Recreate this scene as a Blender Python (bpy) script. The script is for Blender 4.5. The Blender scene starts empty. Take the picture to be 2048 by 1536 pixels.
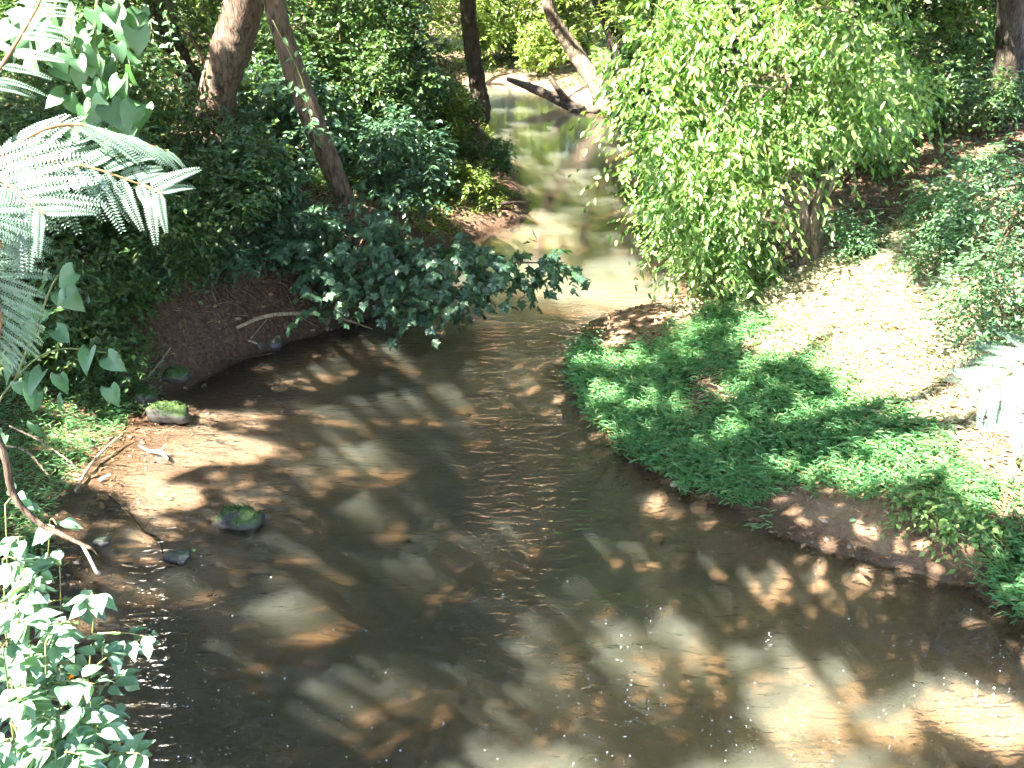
import bpy, math
import numpy as np
from mathutils import Matrix, Vector

S = bpy.context.scene
COL = S.collection
rng = np.random.default_rng(11)
R = math.radians

# ------------------------------------------------------------------ camera, sky, sun, exposure
CAM_H, PITCH, FPX = 4.0, 22.6, 2010.0          # camera height over the water, tilt, focal length in photo pixels
cd = bpy.data.cameras.new('camera'); cam = bpy.data.objects.new('camera', cd); COL.objects.link(cam)
cam.location = (0, 0, CAM_H); cam.rotation_euler = (R(90 - PITCH), 0, 0)
cd.sensor_width = 36; cd.lens = 36 * FPX / 2048; cd.clip_start = 0.05; cd.clip_end = 2000
S.camera = cam
SUN_EL, SUN_AZ = 51.0, 228.0                    # azimuth clockwise from +Y
SUN = np.array([math.sin(R(SUN_AZ)) * math.cos(R(SUN_EL)), math.cos(R(SUN_AZ)) * math.cos(R(SUN_EL)), math.sin(R(SUN_EL))])
w = bpy.data.worlds.new('World'); S.world = w; w.use_nodes = True
sky = w.node_tree.nodes.new('ShaderNodeTexSky'); sky.sky_type = 'NISHITA'; sky.sun_disc = False
sky.sun_elevation = R(SUN_EL); sky.sun_rotation = R(SUN_AZ)
bg = w.node_tree.nodes['Background']; bg.inputs[1].default_value = 0.11
w.node_tree.links.new(sky.outputs[0], bg.inputs[0])
sl = bpy.data.lights.new('sun', 'SUN'); sl.energy = 5.0; sl.angle = R(0.53); sl.color = (1, 0.93, 0.82)
so = bpy.data.objects.new('sun', sl); COL.objects.link(so)
so.rotation_euler = Vector(SUN).to_track_quat('Z', 'Y').to_euler()
S.view_settings.view_transform = 'Standard'; S.view_settings.look = 'None'
S.view_settings.gamma = 1; S.view_settings.use_curve_mapping = False
S.view_settings.exposure = 3.75
S.render.engine = 'CYCLES'
cy = S.cycles
cy.max_bounces = 5; cy.diffuse_bounces = 3; cy.glossy_bounces = 2; cy.transmission_bounces = 3
cy.transparent_max_bounces = 10; cy.volume_bounces = 1
cy.sample_clamp_indirect = 6
cy.use_denoising = True; cy.use_adaptive_sampling = True; cy.adaptive_threshold = .03; cy.adaptive_min_samples = 12

# ------------------------------------------------------------------ layout helpers
TH = R(PITCH)
def ray(u, v):
    xc = (u - 1024) / FPX; yc = (768 - v) / FPX
    return np.array([xc, math.cos(TH) + yc * math.sin(TH), -math.sin(TH) + yc * math.cos(TH)])
def P(u, v, z=0.0):                              # point on the level z
    d = ray(u, v); return np.array([0, 0, CAM_H]) + d * ((z - CAM_H) / d[2])
def W(u, v, Y):                                  # point at distance Y ahead
    d = ray(u, v); return np.array([0, 0, CAM_H]) + d * (Y / d[1])
def nrm(a):
    a = np.asarray(a, float); return a / (np.linalg.norm(a, axis=-1, keepdims=True) + 1e-9)
def smooth(a, b, x):
    t = np.clip((x - a) / (b - a), 0, 1); return t * t * (3 - 2 * t)
_tab = np.random.default_rng(5).random((256, 256))
def vnoise(x, y):                                # value noise
    x = np.asarray(x, float); y = np.asarray(y, float)
    i = np.floor(x).astype(int); j = np.floor(y).astype(int); fx = x - i; fy = y - j
    fx = fx * fx * (3 - 2 * fx); fy = fy * fy * (3 - 2 * fy)
    g = lambda a, b: _tab[a % 256, b % 256]
    return (g(i, j) * (1 - fx) + g(i + 1, j) * fx) * (1 - fy) + (g(i, j + 1) * (1 - fx) + g(i + 1, j + 1) * fx) * fy
def fbm(x, y, o=4):
    s = 0; a = .5
    for k in range(o): s = s + a * (vnoise(x * 2 ** k + 17 * k, y * 2 ** k + 31 * k) - .5); a *= .5
    return s

# ------------------------------------------------------------------ creek course and ground
LX = np.array([(-2.1, -20), (-2.1, 2), (-2.44, 4.21), (-2.98, 5.77), (-3.37, 6.92), (-3.44, 7.78), (-3.38, 8.49), (-3.34, 9.45), (-3.15, 10.07), (-2.65, 10.77), (-1.86, 11.65), (-1.25, 12.66), (-1.0, 14.9), (.2, 16.9), (.3, 18.4), (-.15, 22), (-.48, 25.4), (-.87, 30.4), (-2.2, 33), (-7, 36), (-16, 40), (-40, 46), (-60, 60), (-60, 900)])
RX = np.array([(3.6, -20), (3.6, 3), (3.5, 5.0), (3.34, 5.43), (3.2, 5.9), (2.87, 6.08), (2.3, 6.34), (1.93, 6.62), (1.77, 7.0), (1.38, 7.29), (1.03, 7.88), (.74, 8.72), (.57, 9.45), (.59, 10.45), (1.01, 11.65), (1.78, 12.34), (2.75, 13.46), (2.97, 15.5), (2.83, 18.5), (2.89, 22), (3.27, 26.2), (3.13, 29.9), (2.92, 31.6), (2.0, 33.4), (.9, 37), (-6, 42), (-14, 46), (-40, 54), (-58, 62), (-58, 900)])
def xl(y): return np.interp(y, LX[:, 1], LX[:, 0])
def xr(y): return np.interp(y, RX[:, 1], RX[:, 0])
def H(x, y, fine=True):
    x = np.asarray(x, float); y = np.asarray(y, float)
    a, b = xl(y), xr(y)
    jit = .22 * fbm(x * .9 + 3, y * .9, 3) + .12 * fbm(x * 5 + 3, y * 5, 3)
    dl = a - x + jit; dr = x - b + jit
    # banks
    steep = np.interp(dl, [0, .12, .45, .8, 1.3, 2.3, 4, 10, 40], [0, .3, .62, .98, 1.35, 1.7, 2.1, 2.8, 4])
    easy = np.interp(dl, [0, .5, 1.2, 2.2, 4, 10, 40], [0, .07, .3, .8, 1.6, 2.6, 4])
    low = np.interp(dl, [0, .4, 1.2, 2.5, 4, 10, 40], [0, .22, .45, .9, 1.5, 2.6, 4])
    k = smooth(9.2, 10.3, y); k2 = smooth(14.2, 15.6, y) * (1 - smooth(19.5, 22, y))
    hl = easy * (1 - k) + steep * k; hl = hl * (1 - k2) + low * k2
    emb = smooth(4.6, 2.6, y) * smooth(-1.6, -2.6, x) * 1.2           # embankment under the bridge end
    hl = hl + emb
    near = np.interp(dr, [0, .25, 1, 2.4, 3.4, 4.8, 8, 40], [0, .05, .2, .58, 1.1, 2.0, 2.5, 4])
    far = np.interp(dr, [0, .2, .7, 1.5, 3, 8, 40], [0, .3, .75, 1.2, 1.7, 2.4, 4])
    k3 = smooth(12.5, 15.5, y); hr = near * (1 - k3) + far * k3
    fl = 1 - .78 * smooth(31, 36, y); hl = hl * np.where(y > 31, .3 + .7 * fl, 1); hr = hr * fl      # low ground round the far bend
    # bed
    dep = np.minimum(-dl, -dr)
    shal = smooth(-.6, -2.6, x) * smooth(6.2, 7.4, y) * smooth(12, 9.5, y)   # sand flat by the left shore
    cap = .12 + .48 * (1 - shal); slope = .42 - .33 * shal
    cap = cap * (1 - .5 * np.exp(-((x - 1.6) ** 2 / 1.6 + (y - 12.4) ** 2 / .7)))
    bed = -cap * (1 - np.exp(-np.maximum(dep, 0) * slope / cap * 1.3)) + .03 * fbm(x * 2, y * 2, 3) * np.clip(dep * 3, 0, 1)
    z = np.where(dl > 0, hl, np.where(dr > 0, hr, bed))
    d = np.maximum(dl, dr)
    z = z + (.38 * fbm(x * 2.6 + 40, y * 2.6, 4) + .16 * np.abs(fbm(x * 7 + 4, y * 7, 3))) * smooth(.1, .5, dl) * smooth(3, 1.5, dl) * smooth(9.4, 10.4, y)
    if fine: z = z + np.clip(d, 0, 1) * (.16 * fbm(x * 1.7, y * 1.7, 4)) + np.where(d > 0, .02 * fbm(x * 9, y * 9, 2), 0)
    return z
def G(x, y): return np.array([x, y, float(H(x, y))])

# ------------------------------------------------------------------ mesh helpers
origin = {}
def link(o, parent=None):
    COL.objects.link(o)
    if parent: o.parent = parent
def thing(name, label, cat, base, group=None):
    o = bpy.data.objects.new(name, None); link(o); o.empty_display_size = .1
    o.location = [float(c) for c in base]; origin[o] = np.array(base, float)
    o['label'] = label; o['category'] = cat
    if group: o['group'] = group
    return o
def mesh(name, V, F, mat, smooth_=True):
    m = bpy.data.meshes.new(name)
    V = np.ascontiguousarray(V, np.float32); F = np.ascontiguousarray(F, np.int32)
    m.vertices.add(len(V)); m.vertices.foreach_set('co', V.ravel())
    n, k = F.shape
    m.loops.add(n * k); m.loops.foreach_set('vertex_index', F.ravel())
    m.polygons.add(n); m.polygons.foreach_set('loop_start', np.arange(0, n * k, k, dtype=np.int32))
    m.polygons.foreach_set('use_smooth', np.full(n, smooth_))
    m.materials.append(mat); m.update(calc_edges=True); return m
def obj(name, VF, mat, parent=None, kind=None, label=None, cat=None, group=None, smooth_=True):
    V, F = VF; V = np.asarray(V, float)
    base = origin[parent] if parent else (V.mean(0) * [1, 1, 0] + [0, 0, V[:, 2].min()] if cat else np.zeros(3))
    o = bpy.data.objects.new(name, mesh(name, V - base, F, mat, smooth_)); link(o, parent)
    if not parent: o.location = base
    origin[o] = base
    if kind: o['kind'] = kind
    if label: o['label'] = label
    if cat: o['category'] = cat
    if group: o['group'] = group
    return o
def inst(name, me, parent, pos, X, Z, s):          # a piece that shares a mesh, axis X and normal Z
    X = Vector(X).normalized(); Z = Vector(Z); Y = Z.cross(X).normalized(); Z = X.cross(Y)
    o = bpy.data.objects.new(name, me); link(o, parent)
    p = np.asarray(pos) - origin[parent]
    m = Matrix((X, Y, Z)).transposed() * float(s); m = m.to_4x4(); m.translation = Vector(p)
    o.matrix_basis = m; origin[o] = np.asarray(pos); return o
def cat_vf(L):
    Vs, Fs, n = [], [], 0
    for V, F in L: Vs.append(V); Fs.append(np.asarray(F) + n); n += len(V)
    return np.concatenate(Vs), np.concatenate(Fs)
def spline(pts, n):
    p = np.asarray(pts, float); m = len(p)
    if m == 2: t = np.linspace(0, 1, n)[:, None]; return p[0] * (1 - t) + p[1] * t
    q = np.vstack([2 * p[0] - p[1], p, 2 * p[-1] - p[-2]])
    T = np.linspace(0, m - 1 - 1e-6, n); i = T.astype(int); t = (T - i)[:, None]
    a, b, c, d = q[i], q[i + 1], q[i + 2], q[i + 3]
    return .5 * (2 * b + (c - a) * t + (2 * a - 5 * b + 4 * c - d) * t ** 2 + (3 * b - a - 3 * c + d) * t ** 3)
def tube(pts, rad, seg=8, n=None, rough=0.0, seed=0):
    n = n or max(4, len(pts) * 4)
    p = spline(pts, n); r = np.interp(np.linspace(0, 1, n), np.linspace(0, 1, len(rad)), rad)
    t = nrm(np.gradient(p, axis=0)); ref = np.array([.31, .9, .2])
    u = nrm(np.cross(t, ref)); v = np.cross(t, u)
    a = np.linspace(0, 2 * np.pi, seg, endpoint=False)
    rr = r[:, None] * np.ones(seg)
    if rough:
        g = np.random.default_rng(seed)
        rr = rr * (1 + rough * (g.random(seg)[None] - .5) * 1.2 + rough * (g.random((n, seg)) - .5))
    V = p[:, None] + rr[..., None] * (np.cos(a)[None, :, None] * u[:, None] + np.sin(a)[None, :, None] * v[:, None])
    V = np.concatenate([V.reshape(-1, 3), p[:1], p[-1:]])
    i = np.arange(n - 1)[:, None] * seg; j = np.arange(seg)[None]; k = (j + 1) % seg
    Q = np.stack([i + j, i + k, i + seg + k, i + seg + j], -1).reshape(-1, 4)
    F = np.concatenate([Q[:, [0, 1, 2]], Q[:, [0, 2, 3]]])
    jj = np.arange(seg); kk = (jj + 1) % seg; e = n * seg
    F = np.concatenate([F, np.stack([np.full(seg, e), kk, jj], 1), np.stack([np.full(seg, e + 1), (n - 1) * seg + jj, (n - 1) * seg + kk], 1)])
    return V, F

# leaf templates (along, across, up); unit length
def fan(outline, centre): 
    V = np.array([centre] + outline, float); n = len(outline)
    return V, np.array([(0, 1 + k, 1 + (k + 1) % n) for k in range(n)])
T_DIA = (np.array([(0, 0, 0), (.45, .27, .06), (1, 0, -.06), (.45, -.27, .06)]), np.array([(0, 2, 1), (0, 3, 2)]))
T_OVA = (np.array([(0, 0, 0), (.22, .2, .05), (.6, .22, .03), (1, 0, -.12), (.6, -.22, .03), (.22, -.2, .05), (.5, 0, -.02)]), np.array([(0, 6, 1), (1, 6, 2), (2, 6, 3), (3, 6, 4), (4, 6, 5), (5, 6, 0)]))
T_LAN = (np.array([(0, 0, 0), (.3, .12, .04), (.7, .09, 0), (1, 0, -.14), (.7, -.09, 0), (.3, -.12, .04)]), np.array([(0, 2, 1), (0, 3, 2), (0, 4, 3), (0, 5, 4)]))
T_BLD = (np.array([(0, 0, 0), (.4, .085, .03), (1, 0, -.15), (.4, -.085, .03)]), np.array([(0, 2, 1), (0, 3, 2)]))
T_JEW = (T_OVA[0] * [1, 1.35, 1], T_OVA[1])
T_STR = (T_LAN[0] * [1, .3, 1.6], T_LAN[1])
T_GRS = (T_LAN[0] * [1, .75, 1.3], T_LAN[1])
T_MAP = fan([(0, 0, 0), (-.06, .22, .03), (.1, .48, -.06), (.26, .3, .02), (.46, .56, -.08), (.62, .26, .02), (1, 0, -.1), (.62, -.26, .02), (.46, -.56, -.08), (.26, -.3, .02), (.1, -.48, -.06), (-.06, -.22, .03)], (.3, 0, .02))
T_HRT = fan([(0, 0, 0), (-.1, .18, .03), (0, .42, .02), (.25, .52, -.02), (.55, .38, -.02), (.82, .14, -.05), (1, 0, -.1), (.82, -.14, -.05), (.55, -.38, -.02), (.25, -.52, -.02), (0, -.42, .02), (-.1, -.18, .03)], (.35, 0, -.03))
def leaves(pos, axis, normal, size, T):
    V0, F0 = T; X = nrm(axis); Y = nrm(np.cross(normal, X)); Z = np.cross(X, Y); size = np.broadcast_to(size, (len(pos),))[:, None, None]
    V = pos[:, None] + size * (V0[None, :, :1] * X[:, None] + V0[None, :, 1:2] * Y[:, None] + V0[None, :, 2:] * Z[:, None])
    F = F0[None] + (np.arange(len(pos)) * len(V0))[:, None, None]
    return V.reshape(-1, 3), F.reshape(-1, F0.shape[1])
def in_ball(n, lo=0.0):
    d = nrm(rng.normal(size=(n, 3))); r = (lo ** 3 + (1 - lo ** 3) * rng.random(n)) ** (1 / 3); return d * r[:, None]
def sprigs(C, cr, per, k, length, size, droop=.25, tilt=.45, ldroop=.25):
    """leafy twigs round clump centres -> leaf positions, axes, normals, sizes"""
    C = np.repeat(C, per, 0); n = len(C)
    if n == 0: return np.zeros((0, 3)), np.zeros((0, 3)), np.zeros((0, 3)), np.zeros(0)
    off = in_ball(n); crs = np.broadcast_to(cr, (3,)) if np.ndim(cr) else np.full(3, cr)
    b = C + off * crs
    d = nrm(off * [1, 1, .6] + rng.normal(size=(n, 3)) * .5 + [0, 0, -droop]); L = length * (.6 + .8 * rng.random(n))
    t = (np.arange(k) + .5) / k
    pos = b[:, None] + d[:, None] * (L[:, None] * t)[..., None]; pos[..., 2] -= (droop * .5 * L[:, None] * t ** 2)
    side = nrm(np.cross(d, [0, 0, 1])); sg = np.where(np.arange(k) % 2, 1, -1)[None, :, None]
    ax = nrm(d[:, None] * .6 + sg * side[:, None] * .8 + rng.normal(size=(n, k, 3)) * .22 + [0, 0, -ldroop])
    no = nrm(np.array([0, 0, 1.]) + rng.normal(size=(n, k, 3)) * tilt)
    sz = size * (.55 + .7 * rng.random((n, k)))
    return pos.reshape(-1, 3), ax.reshape(-1, 3), no.reshape(-1, 3), sz.ravel()

# ------------------------------------------------------------------ materials
def nodes(name):
    m = bpy.data.materials.new(name); m.use_nodes = True; nt = m.node_tree
    return m, nt, nt.nodes['Principled BSDF'], nt.nodes['Material Output']
def N(nt, t, **kw):
    n = nt.nodes.new('ShaderNode' + t)
    for k, v in kw.items(): setattr(n, k, v)
    return n
def ramp(nt, stops, fac=None):
    r = N(nt, 'ValToRGB'); e = r.color_ramp.elements
    while len(e) < len(stops): e.new(.5)
    for i, (p, c) in enumerate(stops): e[i].position = p; e[i].color = (*c, 1)
    if fac is not None: nt.links.new(fac, r.inputs[0])
    return r
def math_(nt, op, a, b=None):
    n = N(nt, 'Math', operation=op)
    for i, x in enumerate((a, b)):
        if x is None: continue
        if isinstance(x, (int, float)): n.inputs[i].default_value = x
        else: nt.links.new(x, n.inputs[i])
    return n.outputs[0]
def leaf_mat(name, cols, trans=.32, rough=.42, spec=.5, tint=(1.25, 1.35, .6)):
    m, nt, b, out = nodes(name)
    g = N(nt, 'NewGeometry'); oi = N(nt, 'ObjectInfo')
    f = math_(nt, 'FRACT', math_(nt, 'ADD', g.outputs['Random Per Island'], oi.outputs['Random']))
    n = len(cols); cr = ramp(nt, [(i / (n - 1), c) for i, c in enumerate(cols)], f)
    nt.links.new(cr.outputs[0], b.inputs['Base Color']); b.inputs['Roughness'].default_value = rough
    b.inputs['Specular IOR Level'].default_value = spec
    t = N(nt, 'BsdfTranslucent'); mu = N(nt, 'MixRGB', blend_type='MULTIPLY'); mu.inputs[0].default_value = 1
    nt.links.new(cr.outputs[0], mu.inputs[1]); mu.inputs[2].default_value = (*[x * 1.5 for x in tint], 1)
    nt.links.new(mu.outputs[0], t.inputs[0])
    mx = N(nt, 'MixShader'); mx.inputs[0].default_value = trans
    nt.links.new(b.outputs[0], mx.inputs[1]); nt.links.new(t.outputs[0], mx.inputs[2]); nt.links.new(mx.outputs[0], out.inputs[0])
    return m
M = {}
M['oak'] = leaf_mat('canopy_leaf', [(.035, .06, .015), (.05, .09, .02), (.07, .11, .025)], .25)
M['shade'] = leaf_mat('bank_leaf', [(.03, .062, .022), (.045, .095, .035), (.06, .115, .035), (.085, .12, .03)], .3)
M['maple'] = leaf_mat('maple_leaf', [(.028, .07, .042), (.04, .09, .05), (.055, .11, .05)], .25, .38, .6)
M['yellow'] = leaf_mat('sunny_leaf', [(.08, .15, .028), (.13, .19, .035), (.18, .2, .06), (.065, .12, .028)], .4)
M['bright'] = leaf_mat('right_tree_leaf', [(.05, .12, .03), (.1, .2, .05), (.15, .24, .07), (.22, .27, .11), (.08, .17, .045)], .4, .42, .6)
M['vine'] = leaf_mat('vine_leaf', [(.05, .12, .06), (.075, .16, .075), (.06, .14, .06)], .35, .4, .6)
M['jewel'] = leaf_mat('jewelweed_leaf', [(.12, .21, .15), (.15, .25, .18), (.13, .22, .13)], .25, .35, .7)
M['mimosa'] = leaf_mat('mimosa_leaflet', [(.11, .18, .15), (.14, .21, .17)], .3, .4, .7)
M['grass'] = leaf_mat('stiltgrass_blade', [(.07, .19, .08), (.085, .22, .09), (.11, .24, .1), (.19, .23, .1)], .35)
M['weed'] = leaf_mat('weed_leaf', [(.06, .13, .06), (.08, .16, .08), (.05, .11, .045)], .35)
M['straw'] = leaf_mat('dry_straw', [(.52, .47, .34), (.6, .55, .42), (.36, .3, .19), (.25, .3, .13), (.55, .5, .38)], .2, .7, .2, (1, 1, .8))
M['litter'] = leaf_mat('dead_leaf', [(.10, .05, .025), (.2, .11, .06), (.3, .2, .12), (.16, .075, .035), (.34, .25, .18)], .12, .75, .2, (1, .8, .6))
M['flower'] = leaf_mat('orange_petal', [(.7, .22, .01), (.8, .3, .02)], .3, .5, .3, (1, .8, .5))
def bark(name, dark, light, scale=14, moss=0):
    m, nt, b, out = nodes(name)
    tc = N(nt, 'TexCoord'); mp = N(nt, 'Mapping'); mp.inputs['Scale'].default_value = (1, 1, .25)
    nt.links.new(tc.outputs['Object'], mp.inputs[0])
    n1 = N(nt, 'TexNoise'); n1.inputs['Scale'].default_value = scale; n1.inputs['Detail'].default_value = 6; n1.inputs['Roughness'].default_value = .7
    nt.links.new(mp.outputs[0], n1.inputs[0])
    v = N(nt, 'TexVoronoi', feature='DISTANCE_TO_EDGE'); v.inputs['Scale'].default_value = scale * 1.2; nt.links.new(mp.outputs[0], v.inputs[0])
    h = math_(nt, 'ADD', n1.outputs[0], math_(nt, 'MULTIPLY', math_(nt, 'MINIMUM', v.outputs[0], .25), .7))
    cr = ramp(nt, [(.4, dark), (.62, light), (.85, tuple(x * 1.35 for x in light))], h); c = cr.outputs[0]
    n2 = N(nt, 'TexNoise'); n2.inputs['Scale'].default_value = 3; n2.inputs['Detail'].default_value = 4; nt.links.new(tc.outputs['Object'], n2.inputs[0])
    mx = N(nt, 'MixRGB'); nt.links.new(math_(nt, 'MULTIPLY', ramp(nt, [(.5, (0,) * 3), (.62, (1,) * 3)], n2.outputs[0]).outputs[0], .25 + moss), mx.inputs[0])
    nt.links.new(c, mx.inputs[1]); mx.inputs[2].default_value = (.1, .11, .07, 1) if not moss else (.06, .09, .03, 1)
    nt.links.new(mx.outputs[0], b.inputs['Base Color']); b.inputs['Roughness'].default_value = .85; b.inputs['Specular IOR Level'].default_value = .2
    bp = N(nt, 'Bump'); bp.inputs['Strength'].default_value = .9; bp.inputs['Distance'].default_value = .03
    nt.links.new(h, bp.inputs['Height']); nt.links.new(bp.outputs[0], b.inputs['Normal'])
    return m
M['bark'] = bark('grey_brown_bark', (.032, .021, .016), (.115, .08, .058))
M['barkd'] = bark('dark_bark', (.016, .012, .01), (.055, .04, .03))
M['barkl'] = bark('pale_bark', (.1, .075, .05), (.26, .2, .15), 18)
M['twig'] = bark('twig_bark', (.08, .05, .03), (.2, .14, .09), 40)
M['drift'] = bark('driftwood', (.12, .08, .05), (.34, .26, .18), 30)
M['bleach'] = bark('bleached_wood', (.45, .42, .38), (.75, .72, .68), 30)
M['wet'] = bark('wet_wood', (.025, .018, .012), (.07, .05, .035), 30)
M['stem'] = leaf_mat('green_stem', [(.12, .16, .05), (.2, .17, .07)], .1)
M['redstem'] = leaf_mat('reddish_stem', [(.22, .1, .05), (.25, .14, .07)], .05)
def rock(name, c1, c2, moss):
    m, nt, b, out = nodes(name)
    tc = N(nt, 'TexCoord'); n1 = N(nt, 'TexNoise'); n1.inputs['Scale'].default_value = 14; n1.inputs['Detail'].default_value = 8; nt.links.new(tc.outputs['Object'], n1.inputs[0])
    cr = ramp(nt, [(.35, c1), (.7, c2)], n1.outputs[0])
    g = N(nt, 'NewGeometry'); sx = N(nt, 'SeparateXYZ'); nt.links.new(g.outputs['Normal'], sx.inputs[0])
    n2 = N(nt, 'TexNoise'); n2.inputs['Scale'].default_value = 6; nt.links.new(tc.outputs['Object'], n2.inputs[0])
    k = ramp(nt, [(.58, (0,) * 3), (.86, (1,) * 3)], math_(nt, 'ADD', math_(nt, 'MULTIPLY', sx.outputs[2], .6), math_(nt, 'MULTIPLY', n2.outputs[0], .8)))
    mx = N(nt, 'MixRGB'); nt.links.new(math_(nt, 'MULTIPLY', k.outputs[0], moss), mx.inputs[0]); nt.links.new(cr.outputs[0], mx.inputs[1]); mx.inputs[2].default_value = (.05, .09, .02, 1)
    nt.links.new(mx.outputs[0], b.inputs['Base Color']); b.inputs['Roughness'].default_value = .55 if moss < .5 else .7
    bp = N(nt, 'Bump'); bp.inputs['Strength'].default_value = .6; bp.inputs['Distance'].default_value = .02; nt.links.new(n1.outputs[0], bp.inputs['Height']); nt.links.new(bp.outputs[0], b.inputs['Normal'])
    return m
M['mossrock'] = rock('mossy_rock', (.025, .022, .02), (.07, .062, .055), 1.0)
M['rock'] = rock('wet_grey_rock', (.03, .028, .03), (.075, .07, .075), .3)

M['pebble'] = leaf_mat('pebble', [(.06, .05, .045), (.16, .12, .09), (.25, .2, .16), (.09, .06, .04)], 0, .6, .3)
# ground: colour comes from the soil itself (attribute weights: sand, red clay)
def ground_mat():
    m, nt, b, out = nodes('bank_soil')
    at = N(nt, 'Attribute', attribute_name='soil'); sp = N(nt, 'SeparateColor'); nt.links.new(at.outputs['Color'], sp.inputs[0])
    tc = N(nt, 'TexCoord')
    def noise(s, d=6, r=.6):
        n = N(nt, 'TexNoise'); n.inputs['Scale'].default_value = s; n.inputs['Detail'].default_value = d; n.inputs['Roughness'].default_value = r
        nt.links.new(tc.outputs['Object'], n.inputs[0]); return n.outputs[0]
    n1, n2, n3 = noise(3), noise(22, 8, .7), noise(90, 3)
    lit = ramp(nt, [(.3, (.05, .03, .018)), (.5, (.12, .075, .045)), (.7, (.2, .14, .09))], n2).outputs[0]
    sand = ramp(nt, [(.36, (.09, .052, .03)), (.5, (.2, .125, .075)), (.62, (.3, .205, .13))], math_(nt, 'ADD', math_(nt, 'MULTIPLY', n1, .6), math_(nt, 'MULTIPLY', n2, .4))).outputs[0]
    red = ramp(nt, [(.36, (.022, .012, .008)), (.5, (.07, .036, .022)), (.66, (.13, .07, .042))], n2).outputs[0]
    a = N(nt, 'MixRGB'); nt.links.new(sp.outputs[0], a.inputs[0]); nt.links.new(lit, a.inputs[1]); nt.links.new(sand, a.inputs[2])
    c = N(nt, 'MixRGB'); nt.links.new(sp.outputs[1], c.inputs[0]); nt.links.new(a.outputs[0], c.inputs[1]); nt.links.new(red, c.inputs[2])
    dk = N(nt, 'MixRGB', blend_type='MULTIPLY'); nt.links.new(sp.outputs[2], dk.inputs[0]); nt.links.new(c.outputs[0], dk.inputs[1]); dk.inputs[2].default_value = (.42, .4, .38, 1)
    nt.links.new(dk.outputs[0], b.inputs['Base Color']); nt.links.new(math_(nt, 'SUBTRACT', .85, math_(nt, 'MULTIPLY', sp.outputs[2], .5)), b.inputs['Roughness']); b.inputs['Specular IOR Level'].default_value = .3
    bp = N(nt, 'Bump'); bp.inputs['Strength'].default_value = .7; bp.inputs['Distance'].default_value = .03
    nt.links.new(math_(nt, 'ADD', n2, math_(nt, 'MULTIPLY', n3, .4)), bp.inputs['Height']); nt.links.new(bp.outputs[0], b.inputs['Normal'])
    return m
def water_mat():
    m, nt, b, out = nodes('murky_water'); nt.nodes.remove(b)
    tc = N(nt, 'TexCoord')
    def noise(scale, rot, det, stretch):
        mp = N(nt, 'Mapping'); mp.inputs['Scale'].default_value = (*stretch, 1); mp.inputs['Rotation'].default_value = (0, 0, R(rot)); nt.links.new(tc.outputs['Object'], mp.inputs[0])
        n = N(nt, 'TexNoise'); n.inputs['Scale'].default_value = scale; n.inputs['Detail'].default_value = det; n.inputs['Distortion'].default_value = .4; nt.links.new(mp.outputs[0], n.inputs[0]); return n.outputs[0]
    r1 = noise(11, 8, 2, (.45, 1)); r2 = noise(26, -14, 2, (.5, 1)); big = noise(.55, 30, 2, (1, 1)); swell = noise(3.2, 20, 1, (.6, 1))
    sx = N(nt, 'SeparateXYZ'); nt.links.new(tc.outputs['Object'], sx.inputs[0])
    mr = N(nt, 'MapRange'); mr.inputs[1].default_value = 11.2; mr.inputs[2].default_value = 14; mr.inputs[3].default_value = 1; mr.inputs[4].default_value = .05
    nt.links.new(sx.outputs[1], mr.inputs[0])                               # the pool upstream lies still
    k = math_(nt, 'MULTIPLY', ramp(nt, [(.32, (.2,) * 3), (.62, (1,) * 3)], big).outputs[0], mr.outputs[0])
    h = math_(nt, 'MULTIPLY', math_(nt, 'ADD', math_(nt, 'ADD', r1, math_(nt, 'MULTIPLY', r2, .35)), math_(nt, 'MULTIPLY', swell, .8)), k)
    bp = N(nt, 'Bump'); bp.inputs['Strength'].default_value = 1; bp.inputs['Distance'].default_value = .055; nt.links.new(h, bp.inputs['Height'])
    fr = N(nt, 'Fresnel'); fr.inputs[0].default_value = 1.33; nt.links.new(bp.outputs[0], fr.inputs[1])
    gl = N(nt, 'BsdfGlossy'); gl.inputs['Roughness'].default_value = .02; gl.inputs[0].default_value = (1, 1, 1, 1); nt.links.new(bp.outputs[0], gl.inputs['Normal'])
    tr = N(nt, 'BsdfTransparent'); mx = N(nt, 'MixShader')
    nt.links.new(fr.outputs[0], mx.inputs[0]); nt.links.new(tr.outputs[0], mx.inputs[1]); nt.links.new(gl.outputs[0], mx.inputs[2]); nt.links.new(mx.outputs[0], out.inputs[0])
    va = N(nt, 'VolumeAbsorption'); va.inputs[0].default_value = (.56, .53, .32, 1); va.inputs[1].default_value = 1.5
    vs = N(nt, 'VolumeScatter'); vs.inputs[0].default_value = (.72, .79, .7, 1); vs.inputs[1].default_value = .8; vs.inputs['Anisotropy'].default_value = .2
    ad = N(nt, 'AddShader'); nt.links.new(va.outputs[0], ad.inputs[0]); nt.links.new(vs.outputs[0], ad.inputs[1]); nt.links.new(ad.outputs[0], out.inputs[1])
    return m

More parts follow.
